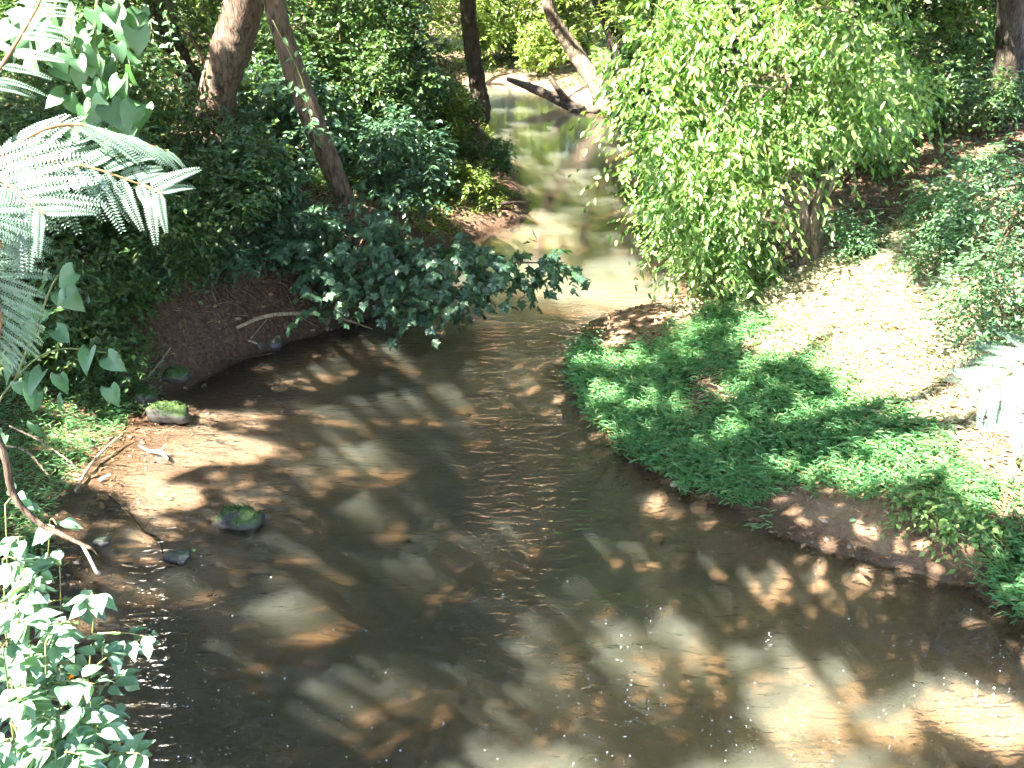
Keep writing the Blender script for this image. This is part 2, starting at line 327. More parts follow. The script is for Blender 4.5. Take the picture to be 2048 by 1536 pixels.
# one sheet of ground out to the horizon, finest along the creek
def axis(lo, hi, step, far):
    a = np.arange(lo, hi, step); g = np.cumsum(np.geomspace(step * 1.5, far / 5, 26)); g = g * far / g[-1]
    return np.concatenate([lo - g[::-1], a, a[-1] + g])
gx = axis(-9, 11, .085, 500); gy = axis(1.5, 42, .1, 700)
XX, YY = np.meshgrid(gx, gy); ZZ = H(XX, YY)
nx, ny = len(gx), len(gy)
Vg = np.stack([XX, YY, ZZ], -1).reshape(-1, 3)
ii = (np.arange(ny - 1)[:, None] * nx + np.arange(nx - 1)[None]).ravel()
Fg = np.stack([ii, ii + 1, ii + nx + 1, ii + nx], 1)
ground = obj('ground', (Vg, Fg), ground_mat(), kind='structure'); ground['label'] = 'brown creek banks and sandy bed under leaf litter'
x, y, z = Vg.T
dr_ = x - xr(y); dl_ = xl(y) - x
sand = np.where(z < 0, 1, 0) + np.where(z >= 0, np.clip(1.2 - np.maximum(dr_, 0) * 1.6, 0, 1) * (dr_ > -.3), 0)
bar = np.exp(-(((x - 2.75) / .9) ** 2 + ((y - 6.5) / .45) ** 2)) + np.exp(-(((x - 1.8) / .9) ** 2 + ((y - 11.6) / 1.1) ** 2)) + np.exp(-(((x + 3.5) / .7) ** 2 + ((y - 8) / 1) ** 2)) + np.exp(-(((x - 2.6) / 1.5) ** 2 + ((y - 37) / 3.5) ** 2)) + .8 * np.exp(-(((x - 3.6) / .8) ** 2 + ((y - 10.2) / 2) ** 2))
sand = np.clip(np.clip(sand, 0, 1) * .9 + bar, 0, 1)
redw = np.clip(smooth(-.7, -.1, dl_) * smooth(3, 1, dl_) * smooth(9, 10, y), 0, 1) * (1 - .5 * (y > 15))
wet = smooth(-.12, 0, z) * smooth(.09, .02, z + .05 * fbm(x * 3, y * 3, 3))
colr = np.stack([sand, redw, wet, z * 0 + 1], -1)
ca = ground.data.color_attributes.new('soil', 'FLOAT_COLOR', 'POINT'); ca.data.foreach_set('color', colr.astype(np.float32).ravel())

# water: a closed body whose level top is the creek's surface
bx = [(-64, -20), (14, -20), (14, 64), (-64, 64)]
Vw = np.array([(a, b, 0.0) for a, b in bx] + [(a, b, -6.0) for a, b in bx])
Fw = np.array([(0, 1, 2, 3), (7, 6, 5, 4), (0, 4, 5, 1), (1, 5, 6, 2), (2, 6, 7, 3), (3, 7, 4, 0)])
water = obj('water', (Vw, Fw), water_mat(), kind='structure', smooth_=False); water['label'] = 'shallow murky brown creek water'

# ------------------------------------------------------------------ where sun comes through the tall crowns
rng = np.random.default_rng(31)
MX0, MY0, MS, MW, MH = -14, -8, .035, 1200, 2000
sunny = np.zeros((MH, MW), bool)
SL = SUN[:2] / SUN[2]
def land(p): p = np.asarray(p, float); return p[..., :2] - SL * p[..., 2:3]
def hole(g, rx, ry, rot=0.0):
    rx, ry = max(rx - .045, .012), max(ry - .045, .012); r = max(rx, ry) * 1.3
    i0, i1 = int((g[1] - r - MY0) / MS), int((g[1] + r - MY0) / MS) + 1; j0, j1 = int((g[0] - r - MX0) / MS), int((g[0] + r - MX0) / MS) + 1
    i0, j0 = max(i0, 0), max(j0, 0); i1, j1 = min(i1, MH), min(j1, MW)
    if i1 <= i0 or j1 <= j0: return
    yy, xx = np.mgrid[i0:i1, j0:j1]; dx = xx * MS + MX0 - g[0]; dy = yy * MS + MY0 - g[1]
    ca_, sa = math.cos(rot), math.sin(rot); a = dx * ca_ + dy * sa; b = -dx * sa + dy * ca_
    sunny[i0:i1, j0:j1] |= (a / rx) ** 2 + (b / ry) ** 2 < 1 + .9 * (vnoise(xx * MS * 5, yy * MS * 5) - .5)
def is_sunny(p):
    g = land(p); i = ((g[..., 1] - MY0) / MS).astype(int); j = ((g[..., 0] - MX0) / MS).astype(int)
    ok = (i >= 0) & (i < MH) & (j >= 0) & (j < MW); return ok & sunny[np.clip(i, 0, MH - 1), np.clip(j, 0, MW - 1)]
def spot(u, v, ru, rv, z=0.0):
    c = P(u, v, z); k = 1.1 if z else .93 if v > 1260 and u > 1380 else 1.05 if 535 < v < 620 else 1.4 if (u < 470 and 820 < v < 1000) else .62 if 700 < v < 1340 and u > 380 else .55 if v < 530 else .8; rx = np.linalg.norm(P(u + ru, v, z) - c) * k; ry = np.linalg.norm(P(u, v + rv, z) - c) * k; hole(land(c), rx, ry)
for a in [(1640, 640, 150, 120, .5), (1720, 660, 90, 60, .6), (1690, 560, 80, 90, .8), (1750, 760, 90, 80, .55), (1690, 720, 90, 60, .5), (1800, 845, 120, 65, .6), (1620, 520, 60, 55, .7), (1960, 900, 80, 60, .7), (1560, 610, 60, 50, .3),
          (1220, 572, 160, 26), (1330, 575, 90, 28), (1300, 602, 90, 14), (1400, 612, 60, 22, .1), (1110, 560, 60, 8),
          (1160, 340, 75, 9), (1230, 297, 60, 9), (1180, 262, 45, 6), (1180, 400, 60, 7), (1250, 412, 40, 7), (1230, 467, 70, 9), (1080, 265, 40, 6), (1030, 245, 45, 8), (1050, 220, 50, 4), (1175, 180, 50, 25, .3), (1110, 500, 40, 5), (1240, 520, 80, 6),
          (360, 890, 110, 26), (270, 850, 100, 35, .2), (490, 935, 80, 9), (560, 985, 60, 7), (590, 940, 40, 7), (650, 885, 40, 6), (250, 960, 45, 20), (430, 832, 70, 9), (190, 820, 70, 50, .4),
          (1570, 1385, 100, 65), (1890, 1385, 130, 42), (1500, 1300, 80, 20), (1750, 1420, 70, 35), (1990, 1440, 100, 50), (1720, 1510, 90, 24), (1500, 1440, 70, 16), (1620, 1525, 60, 12), (1920, 1290, 60, 11), (1780, 1270, 34, 11), (1660, 1330, 50, 25), (1880, 1500, 60, 16),
          (930, 1085, 55, 16), (850, 1105, 40, 10), (1060, 1025, 35, 10), (1150, 1145, 60, 13), (1250, 1090, 80, 16), (1285, 1000, 60, 16), (1180, 1080, 50, 9), (1000, 945, 40, 6), (1190, 1240, 55, 16), (1130, 1225, 30, 8), (960, 1180, 30, 9), (1170, 1292, 60, 15), (1300, 1420, 50, 15), (760, 1015, 40, 7), (805, 1032, 30, 7), (400, 1280, 60, 10), (440, 1360, 45, 13), (505, 1290, 40, 8), (560, 1200, 50, 7), (230, 1380, 50, 10), (1230, 1310, 40, 10), (350, 1450, 50, 10), (1080, 1500, 50, 10),
          (1050, 650, 20, 8), (1020, 670, 25, 8), (605, 760, 30, 5), (675, 745, 20, 4), (1230, 800, 30, 12, .1)]: spot(*a)
def ball(u, v, Y, r): hole(land(W(u, v, Y)), r, r)
for u, v in [(1320, 60), (1280, 120), (1400, 130), (1500, 130), (1350, 230), (1430, 230), (1500, 300), (1560, 200), (1380, 330), (1480, 400), (1560, 420), (1450, 330), (1330, 280), (1600, 300), (1640, 450), (1600, 480), (1420, 60), (1540, 60)]: ball(u, v, 10.8, .5)
for u, v, Y, r in [(100, 1150, 2.7, .5), (60, 1300, 2.5, .5), (120, 1430, 2.3, .5), (30, 1500, 2.3, .5), (150, 330, 1.9, .5), (50, 420, 1.9, .5), (320, 350, 1.9, .4), (10, 620, 1.8, .5), (2010, 720, 2.2, .2), (150, 100, 3.3, .3), (200, 200, 3.3, .25), (1960, 420, 8, .5), (2000, 560, 7.5, .5), (1880, 520, 8.5, .3)]: ball(u, v, Y, r)
def holes(n, u0, u1, v0, v1, z, r0, r1, sq=1.6):
    for _ in range(n):
        c = P(rng.uniform(u0, u1), rng.uniform(v0, v1), z); r = rng.uniform(r0, r1); hole(land(c), r * rng.uniform(1, sq), r, rng.uniform(-.6, .6))
holes(30, 560, 1400, 960, 1480, 0, .03, .06); holes(75, 280, 730, 790, 1110, 0, .03, .075); holes(20, 1480, 1900, 1010, 1170, .1, .03, .08)
holes(40, 1190, 1470, 580, 700, .1, .05, .12); holes(90, 1140, 2040, 660, 960, .35, .06, .15); holes(260, 1140, 2040, 660, 1130, .35, .035, .075); holes(120, 1700, 2048, 270, 740, 1.4, .07, .18)
holes(10, 980, 1290, 250, 520, 0, .06, .14, 3); holes(30, 100, 330, 800, 980, .2, .07, .2); holes(14, 640, 900, 430, 660, .8, .05, .1); holes(30, 850, 1060, 270, 480, .3, .06, .2)
for _ in range(760): hole(land(W(rng.uniform(0, 980), rng.uniform(0, 400) * rng.random() ** .4, rng.uniform(12, 26))), *rng.uniform(.1, .36, 2))
for u, v, Y, r in [(1100, 520, 10.7, .14), (1135, 525, 10.7, .12), (820, 590, 10.8, .1), (700, 470, 11.2, .14), (900, 545, 10.8, .08), (990, 500, 10.7, .08)]: ball(u, v, Y, r)
for _ in range(140): hole(land(W(rng.uniform(1300, 2040), rng.uniform(0, 260), rng.uniform(13, 24))), *rng.uniform(.08, .3, 2))
yy, xx = np.mgrid[0:MH, 0:MW]; yw = yy * MS + MY0; xw = xx * MS + MX0
sunny |= (vnoise(xw * 1.3, yw * 1.3) > .42) & (yw > 36)
sunny |= (vnoise(xw * 1.1 + 9, yw * 1.1) > .62) & (yw > 31) & (xw > -8) & (xw < 6)

# ------------------------------------------------------------------ trees
def limb_path(a, b, sag=.15, k=4):
    t = np.linspace(0, 1, k)[:, None]; p = a * (1 - t) + b * t
    L = np.linalg.norm(b - a); p[1:-1] += rng.normal(size=(k - 2, 3)) * L * .05; p[1:-1, 2] += L * sag * .5; return p
def tree(name, label, path, rad, bk='bark', group=None, seg=12, rough=.12, cat='tree'):
    path = np.array(path, float); t = thing(name, label, cat, path[0], group)
    obj('trunk', tube(path, rad, seg, len(path) * 10, rough, int(rng.integers(1e6))), M[bk], t)
    return t
def crown(t, C, cr, per, k, length, size, mat, T=T_DIA, limbs=6, start=None, filt=3.2, name='crown', bk='twig', lr=.03, **kw):
    C = np.asarray(C, float); pos, ax, no, sz = sprigs(C, cr, per, k, length, size, **kw)
    if filt:
        q = ax * sz[:, None]; sd = nrm(np.cross(no, ax)) * sz[:, None] * .22; keep = ~(is_sunny(pos) | is_sunny(pos + q * .9) | is_sunny(pos + q * .45 + sd) | is_sunny(pos + q * .45 - sd) | is_sunny(pos + q * .45))
        keep |= pos[:, 2] < filt
        pos, ax, no, sz = pos[keep], ax[keep], no[keep], sz[keep]
    if len(pos): obj(name, leaves(pos, ax, no, sz, T), mat, t, kind='stuff', smooth_=False)
    if limbs and start is not None:
        sel = C[rng.permutation(len(C))[:limbs]]; st = np.atleast_2d(start)
        for c in sel:
            if filt < 4 and is_sunny(c): continue
            s = st[np.argmin(np.linalg.norm(st - c - [0, 0, -.6], axis=1))]; L = np.linalg.norm(c - s)
            obj('limb', tube(limb_path(s, c), [lr * (1 + L * .25), lr * .35], 6, 9), M[bk], t)
def ell(c, r, n, lo=.25): return np.asarray(c) + in_ball(n, lo) * r

# visible trunks
pA = [W(470, 420, 13) + [0, 0, -.5], W(455, 330, 13), W(432, 240, 13), W(438, 170, 12.9), W(465, 90, 12.8), W(490, -10, 12.6), W(500, -160, 12.3), W(470, -400, 12), W(480, -700, 11.6)]
tA = tree('leaning_tree', 'thick kinked grey brown trunk with a knot leaning over left bank', pA, [.34, .31, .25, .22, .235, .22, .2, .17, .09])
obj('knot', tube([W(425, 235, 12.85), W(438, 245, 12.72), W(445, 262, 12.66)], [.03, .06, .02], 7, 6, .3, 3), M['barkd'], tA)
obj('branch_stub', tube([W(418, 200, 12.9), W(405, 120, 12.8), W(380, 75, 12.6), W(372, 60, 12.5)], [.03, .02, .014, .008], 6), M['bark'], tA)
pB = [W(715, 500, 12.9) + [0, 0, -.3], W(700, 440, 12.9), W(665, 340, 12.7), W(625, 240, 12.5), W(588, 140, 12.4), W(560, 50, 12.3), W(535, -40, 12.2), W(480, -200, 12), W(450, -500, 11.6)]
tB = tree('slender_tree', 'slender curved brown trunk rising from the leaves beside the thick kinked tree', pB, [.16, .14, .135, .14, .13, .12, .12, .1, .06])
pC = [W(420, 330, 15.5) + [0, 0, -.5], W(395, 190, 15.5), W(365, 130, 15.5), W(335, 50, 15.4), W(310, -60, 15.3), W(290, -300, 15), W(280, -600, 14.5)]
tC = tree('vine_covered_tree', 'dim slanting trunk half hidden by leaves behind the thick kinked tree', pC, [.2, .17, .15, .15, .15, .13, .07])
pD = [W(930, 300, 23.6) + [0, 0, -.4], W(945, 265, 24), W(962, 225, 24), W(955, 170, 24), W(945, 100, 24), W(935, 0, 23.8), W(930, -200, 23.5), W(940, -380, 23)]
tD = tree('waterside_tree', 'dark curved trunk at the edge of the left bank upstream', pD, [.42, .3, .22, .19, .18, .17, .14, .08], 'barkd')
pE = [W(1225, 228, 31) + [0, 0, -.3], W(1205, 195, 31), W(1180, 150, 31), W(1150, 105, 31), W(1120, 60, 30.8), W(1100, 20, 30.6), W(1085, -60, 30.4), W(1060, -220, 30)]
tE = tree('leaning_tree', 'grey trunk leaning over the water at the far bend', pE, [.32, .26, .24, .23, .2, .18, .15, .07], 'barkl')
obj('fork', tube([W(1190, 165, 31.1), W(1150, 112, 31.3), W(1110, 50, 31.4), W(1095, -20, 31.4)], [.12, .11, .09, .05], 8), M['barkl'], tE)
pE2 = [W(1255, 200, 32.5) + [0, 0, -.4], W(1245, 130, 32.5), W(1225, 60, 32.3), W(1195, -10, 32), W(1180, -150, 32)]
tE2 = tree('broad_tree', 'dark broad trunk standing just behind the far leaning tree', pE2, [.55, .33, .25, .2, .1], 'barkd')
pF = [W(2000, 260, 15.5) + [0, 0, -.3], W(2010, 200, 15.5), W(2018, 110, 15.4), W(2022, 20, 15.4), W(2025, -150, 15.3), W(2020, -420, 15)]
tF = tree('dark_trunk_tree', 'thick straight dark trunk above the leaf covered right slope', pF, [.3, .24, .21, .2, .18, .08], 'barkd')
pG = [W(1915, 260, 19) + [0, 0, -.4], W(1912, 150, 19), W(1905, 50, 19), W(1903, -200, 19)]
tG = tree('thin_woodland_tree', 'thin dark straight trunk in woods behind the right slope', pG, [.09, .08, .08, .05], 'barkd', seg=8)
pH = [W(1752, 280, 17) + [0, 0, -.4], W(1756, 150, 17), W(1758, 40, 17), W(1765, -200, 17)]
tH = tree('thin_woodland_tree', 'thin dark trunk just behind the bright leafy right bank tree', pH, [.09, .08, .075, .05], 'barkd', seg=8)

# tall crowns over the left bank: the shade (with its gaps) on the creek comes from these
rng = np.random.default_rng(32)
cx, cyy = np.meshgrid(np.arange(-9, 13, .62), np.arange(0, 34.5, .62)); gpts = np.stack([cx.ravel(), cyy.ravel()], 1) + rng.normal(size=(cx.size, 2)) * .3
zc = 5.6 + 6.5 * rng.random(len(gpts)) ** 1.3; Cc = np.column_stack([gpts + SL * zc[:, None], zc])
tall = [('shade_tree', 'tall shade tree over the left bank beside the jewelweed', (-6.2, 1.0)), ('shade_tree', 'tall shade tree on the left bank above the sand flat', (-8.6, 7.0)), ('shade_tree', 'tall shade tree deep in the woods left of the kinked tree', (-9.2, 17.0)), ('shade_tree', 'tall shade tree in the woods left of the waterside tree', (-6.0, 27.0)), ('shade_tree', 'tall shade tree over the left bank behind the bridge', (-4.5, -5.5)), ('shade_tree', 'tall shade tree at far left of the upstream bend', (-8.0, 32.0))]
tops = [(tA, pA[-1]), (tC, pC[-1]), (tD, pD[-1]), (tB, pB[-1])]
for nme, lab, (x0, y0) in tall:
    b = G(x0, y0) - [0, 0, .3]; pt = [b, b + [.1, .1, 2], b + [.3, .1, 5], b + [.5, .4, 9], b + [.8, .6, 12.5]]
    tops.append((tree(nme, lab, pt, [.32, .26, .23, .17, .05], 'bark', 'tall trees of the left bank'), pt[-1]))
own = np.argmin(np.stack([np.linalg.norm((Cc - tp)[:, :2], axis=1) + (0 if k > 3 else 1.5) for k, (_, tp) in enumerate(tops)]), 0)
for k, (t, tp) in enumerate(tops):
    C = Cc[own == k]
    if len(C) == 0: continue
    base = origin[t]; st = np.array([tp, tp * .7 + base * .3, tp * .85 + base * .15])
    crown(t, C, .66, 14, 7, .55, .27, M['oak'], limbs=14, start=st, bk='bark', lr=.035, tilt=.35)

rng = np.random.default_rng(33)
# the wood goes on behind
dq = np.column_stack([rng.uniform(-34, 34, 900), rng.uniform(27, 75, 900)]); dq = dq[(np.abs(dq[:, 0] - 1) > 6) | (dq[:, 1] > 44)]
dC = np.column_stack([dq, H(dq[:, 0], dq[:, 1]) + rng.uniform(.3, 8, len(dq))])
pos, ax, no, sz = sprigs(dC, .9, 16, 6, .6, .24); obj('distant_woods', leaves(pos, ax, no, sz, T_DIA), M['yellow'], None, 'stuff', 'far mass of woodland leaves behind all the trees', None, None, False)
# woodland behind: each tree with its own trunk and crown
def wood_tree(name, label, x0, y0, lean, h, zlo, zhi, rad, nclump, per, size, mat, group, bk='bark', r0=.11):
    b = G(x0, y0) - [0, 0, .25]; tp = b + [lean, 0, h]
    path = [b, b + (tp - b) * .35 + rng.normal(size=3) * .12, b + (tp - b) * .7 + rng.normal(size=3) * .15, tp]
    t = tree(name, label, path, [r0, r0 * .8, r0 * .6, r0 * .2], bk, group, 8)
    zc = b[2] + (zlo + zhi) / 2
    C = ell((x0 + lean * .5, y0, zc), (rad, rad * .8, (zhi - zlo) / 2), nclump, .1); C = C[C[:, 2] > H(C[:, 0], C[:, 1]) + .25]
    crown(t, C, rad * .3, int(per * 1.5), 6, .38, size, mat, limbs=7, start=spline(path, 8), lr=.012, filt=4.6 if y0 < 28 else 99)
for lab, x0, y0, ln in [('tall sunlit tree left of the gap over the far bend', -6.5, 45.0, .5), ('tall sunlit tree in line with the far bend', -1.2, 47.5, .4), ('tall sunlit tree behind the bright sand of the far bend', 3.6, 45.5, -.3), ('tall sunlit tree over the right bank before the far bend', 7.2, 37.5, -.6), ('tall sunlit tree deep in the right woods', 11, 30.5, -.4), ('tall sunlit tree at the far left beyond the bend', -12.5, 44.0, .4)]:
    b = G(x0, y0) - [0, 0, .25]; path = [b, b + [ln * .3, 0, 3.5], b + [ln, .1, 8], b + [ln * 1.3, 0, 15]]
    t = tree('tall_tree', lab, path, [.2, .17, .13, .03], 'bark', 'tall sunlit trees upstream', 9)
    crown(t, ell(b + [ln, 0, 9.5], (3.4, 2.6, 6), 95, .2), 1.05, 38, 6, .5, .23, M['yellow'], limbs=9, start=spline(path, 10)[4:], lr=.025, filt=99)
gL, gC, gRw = 'woodland trees of the left bank', 'woodland trees round the far bend', 'woodland trees behind the right slope'
for a in [('woodland_tree', 'small leafy tree left of the slanting dim trunk', -6.6, 15.5, .2, 7, .3, 6, 1.7, 46, 34, .105, 'shade'),
          ('woodland_tree', 'dense leafy tree at the top left corner behind the vine', -8.6, 14.0, .3, 7, .2, 6, 1.7, 46, 34, .1, 'shade'),
          ('woodland_tree', 'leafy tree directly behind the thick kinked trunk', -4.6, 17.5, -.2, 8, .3, 6.5, 1.7, 46, 34, .11, 'shade'),
          ('woodland_tree', 'leafy tree behind the slender curved trunk', -3.1, 18.5, .2, 8, .5, 6.5, 1.5, 46, 34, .11, 'shade'),
          ('woodland_tree', 'yellowish leafy tree between slender trunk and waterside trunk', -3.6, 22.5, .3, 8, .4, 6.5, 1.5, 46, 34, .12, 'yellow'),
          ('woodland_tree', 'deep green tree left of the waterside trunk', -4.6, 26.0, .2, 9, .3, 7, 2.0, 46, 32, .13, 'shade'),
          ('woodland_tree', 'second row tree seen between kinked and slender trunks', -6.3, 22.5, .3, 9, .2, 7, 2.2, 50, 32, .13, 'yellow'),
          ('woodland_tree', 'second row tree far left behind the dim slanting trunk', -10.5, 20.0, .3, 9, .2, 7, 2.4, 50, 32, .13, 'shade'),
          ('woodland_tree', 'second row yellow green tree at far left', -13.5, 23.0, .3, 9, .2, 7, 2.6, 50, 32, .14, 'yellow'),
          ('woodland_tree', 'pale green tree leaning toward water past the waterside trunk', -4.6, 30.0, .6, 8, .6, 7, 1.6, 44, 30, .13, 'yellow')]:
    wood_tree(*a[:-1], M[a[-1]], gL)
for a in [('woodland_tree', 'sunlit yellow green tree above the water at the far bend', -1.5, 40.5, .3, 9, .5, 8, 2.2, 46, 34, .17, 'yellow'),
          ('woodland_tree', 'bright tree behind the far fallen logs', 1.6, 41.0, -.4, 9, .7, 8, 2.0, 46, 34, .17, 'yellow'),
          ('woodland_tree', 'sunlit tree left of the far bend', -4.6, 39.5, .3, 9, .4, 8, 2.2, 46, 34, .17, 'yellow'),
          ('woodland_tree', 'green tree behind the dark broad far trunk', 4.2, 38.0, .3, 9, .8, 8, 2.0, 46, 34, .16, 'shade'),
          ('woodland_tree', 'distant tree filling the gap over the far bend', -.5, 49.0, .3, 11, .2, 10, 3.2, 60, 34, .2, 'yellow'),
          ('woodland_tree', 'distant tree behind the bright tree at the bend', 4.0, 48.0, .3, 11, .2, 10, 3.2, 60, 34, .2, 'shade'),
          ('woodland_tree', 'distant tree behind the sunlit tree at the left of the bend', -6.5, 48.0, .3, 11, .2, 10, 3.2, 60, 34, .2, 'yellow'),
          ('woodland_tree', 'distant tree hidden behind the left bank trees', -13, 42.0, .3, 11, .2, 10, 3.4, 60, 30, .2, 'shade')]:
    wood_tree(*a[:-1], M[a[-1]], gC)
for a in [('woodland_tree', 'dark green tree beside the thick straight dark trunk', 8.0, 17.5, -.3, 8, .3, 6.5, 1.6, 46, 32, .12, 'shade'),
          ('woodland_tree', 'leafy tree behind the thin dark trunks of the right woods', 6.9, 21.0, .2, 8, .2, 6.5, 1.9, 46, 32, .12, 'yellow'),
          ('woodland_tree', 'leafy tree right behind the bright leafy right bank tree', 4.8, 17.0, .2, 8, .5, 6.5, 1.4, 46, 32, .12, 'shade'),
          ('woodland_tree', 'back row tree in the right woods corner', 11.0, 22.0, .2, 9, .2, 7, 2.2, 50, 32, .13, 'shade'),
          ('woodland_tree', 'back row tree above the right creek bank upstream', 5.6, 26.0, -.4, 9, .2, 7, 2.0, 50, 32, .14, 'shade'),
          ('woodland_tree', 'tree leaning from the right bank near the dark broad far trunk', 4.6, 31.0, -.6, 9, .4, 7, 1.7, 46, 32, .14, 'yellow'),
          ('woodland_tree', 'farthest tree in the right woods', 9.0, 30.0, .2, 10, .2, 8, 2.8, 60, 32, .17, 'shade')]:
    wood_tree(*a[:-1], M[a[-1]], gRw)

# ------------------------------------------------------------------ shrubs
def shrub(name, label, x0, y0, rad, h, nclump, per, size, mat, group, T=T_DIA, z0=None, stems=5, tilt=.45, droop=.25, lift=.1):
    b = G(x0, y0); t = thing(name, label, 'shrub', b, group)
    C = ell(b + [0, 0, h * .5 + lift], (rad, rad, h * .5), nclump, .2); C = C[C[:, 2] > H(C[:, 0], C[:, 1]) + .08]
    pos, ax, no, sz = sprigs(C, rad * .33, per, 6, .22, size, tilt=tilt, droop=droop)
    ok = pos[:, 2] > np.maximum(H(pos[:, 0], pos[:, 1]), 0) + .02
    obj('foliage', leaves(pos[ok], ax[ok], no[ok], sz[ok], T), mat, t, kind='stuff', smooth_=False)
    for k in range(stems):
        c = C[rng.integers(len(C))]; obj('stem', tube(limb_path(b - [0, 0, .05], c, .1), [.012, .004], 5, 7), M['twig'], t)
    return t
rng = np.random.default_rng(34)
gS, gT = 'shrubs of the left bank', 'shrubs of the right bank'
for lab, u, v, Y, rad, h, n, per, size, mt in [
    ('low dark shrub under the kinked trunk', 490, 450, 12.0, .7, .6, 20, 32, .09, 'shade'),
    ('leafy shrub left of the kinked trunk base', 300, 400, 12.4, .75, 1.2, 26, 32, .085, 'shade'),
    ('dark leafy shrub below the mimosa fronds', 190, 520, 10.6, .8, 1.2, 26, 32, .085, 'shade'),
    ('shrub hanging over the red clay bank', 420, 500, 11.2, .6, .6, 16, 28, .085, 'shade'),
    ('shrub at the left edge above the heart leaved vine', 60, 500, 10.0, .8, 1.4, 24, 32, .085, 'shade'),
    ('shrub between the kinked trunk and slender trunk', 580, 420, 13.4, .7, 1.0, 22, 32, .095, 'maple'),
    ('dark shrub right of the slender trunk base', 780, 420, 14.2, .8, 1.1, 24, 32, .1, 'maple'),
    ('dark shrub on the bank left of the creek point', 800, 380, 16.5, .7, 1.0, 24, 32, .1, 'maple'),
    ('shrub left of the slender trunk at mid height', 560, 300, 15.0, .8, 1.8, 26, 32, .095, 'shade'),
    ('tangle of small leaves behind the slender trunk', 740, 330, 16.5, .9, 1.7, 26, 32, .1, 'shade'),
    ('leafy tangle below the waterside tree', 850, 290, 20.0, .8, 1.2, 24, 32, .105, 'yellow'),
    ('upper bank shrub at far left under the top vine', 120, 330, 12.5, .9, 1.6, 26, 32, .085, 'shade'),
    ('pale green bush leaning over water at the creek point', 1000, 345, 20.2, .3, .45, 9, 22, .09, 'weed'),
    ('low weeds lit on the left point of the creek', 930, 450, 16.8, .7, .25, 14, 26, .07, 'yellow'),
    ('shrub spilling down the clay bank under the mimosa', 270, 580, 10.2, .75, .9, 26, 32, .08, 'shade'),
    ('dark leafy shrub at the left edge beside the lower vine', 100, 640, 9.0, .7, 1.1, 26, 32, .075, 'shade'),
    ('shrub in the shade beside the forked bare branch', 190, 690, 9.2, .5, .6, 16, 28, .07, 'shade'),
    ('leaves drooping over the brow of the red clay bank', 380, 540, 10.7, .55, .6, 18, 28, .08, 'shade'),
    ('ferny growth low on the red clay bank', 470, 590, 10.9, .4, .35, 10, 22, .07, 'maple'),
    ('leafy mat over the clay bank right of the ferny growth', 600, 560, 11.5, .5, .5, 14, 26, .085, 'maple'),
    ('trailing creeper low on the clay bank above the fallen branches', 400, 620, 10.5, .45, .25, 12, 22, .07, 'shade'),
    ('dark bush where the clay bank meets the left shore', 250, 640, 9.9, .5, .6, 18, 28, .075, 'shade'),
    ('small broad leaved plant on the dark clay ledge', 320, 670, 10.1, .3, .3, 8, 20, .08, 'maple'),
    ('hanging leaves at the brow of the clay bank left of the maple', 520, 500, 11.6, .5, .7, 16, 28, .085, 'maple'),
    ('bushy sapling between kinked and slender trunks at top', 540, 200, 15.5, .7, 2.6, 30, 34, .095, 'shade'),
    ('tall sapling right of the slender trunk at top', 720, 180, 16.0, .9, 3.0, 36, 34, .1, 'shade'),
    ('tall sapling left of the waterside trunk', 800, 170, 19.5, .8, 3.4, 36, 34, .11, 'maple'),
    ('tall sapling at top left beside dim slanting trunk', 260, 180, 14.5, .9, 2.8, 36, 34, .09, 'shade'),
    ('tall sapling behind the upper heart leaved vine', 90, 180, 13.5, 1.0, 2.8, 36, 34, .09, 'shade'),
    ('weed clump at the foot of the waterside trunk', 915, 310, 21.5, .4, .35, 12, 28, .09, 'shade')]:
    p = W(u, v, Y); shrub('bank_shrub', lab, p[0], Y, rad, h, n, per, size, M[mt], gS)
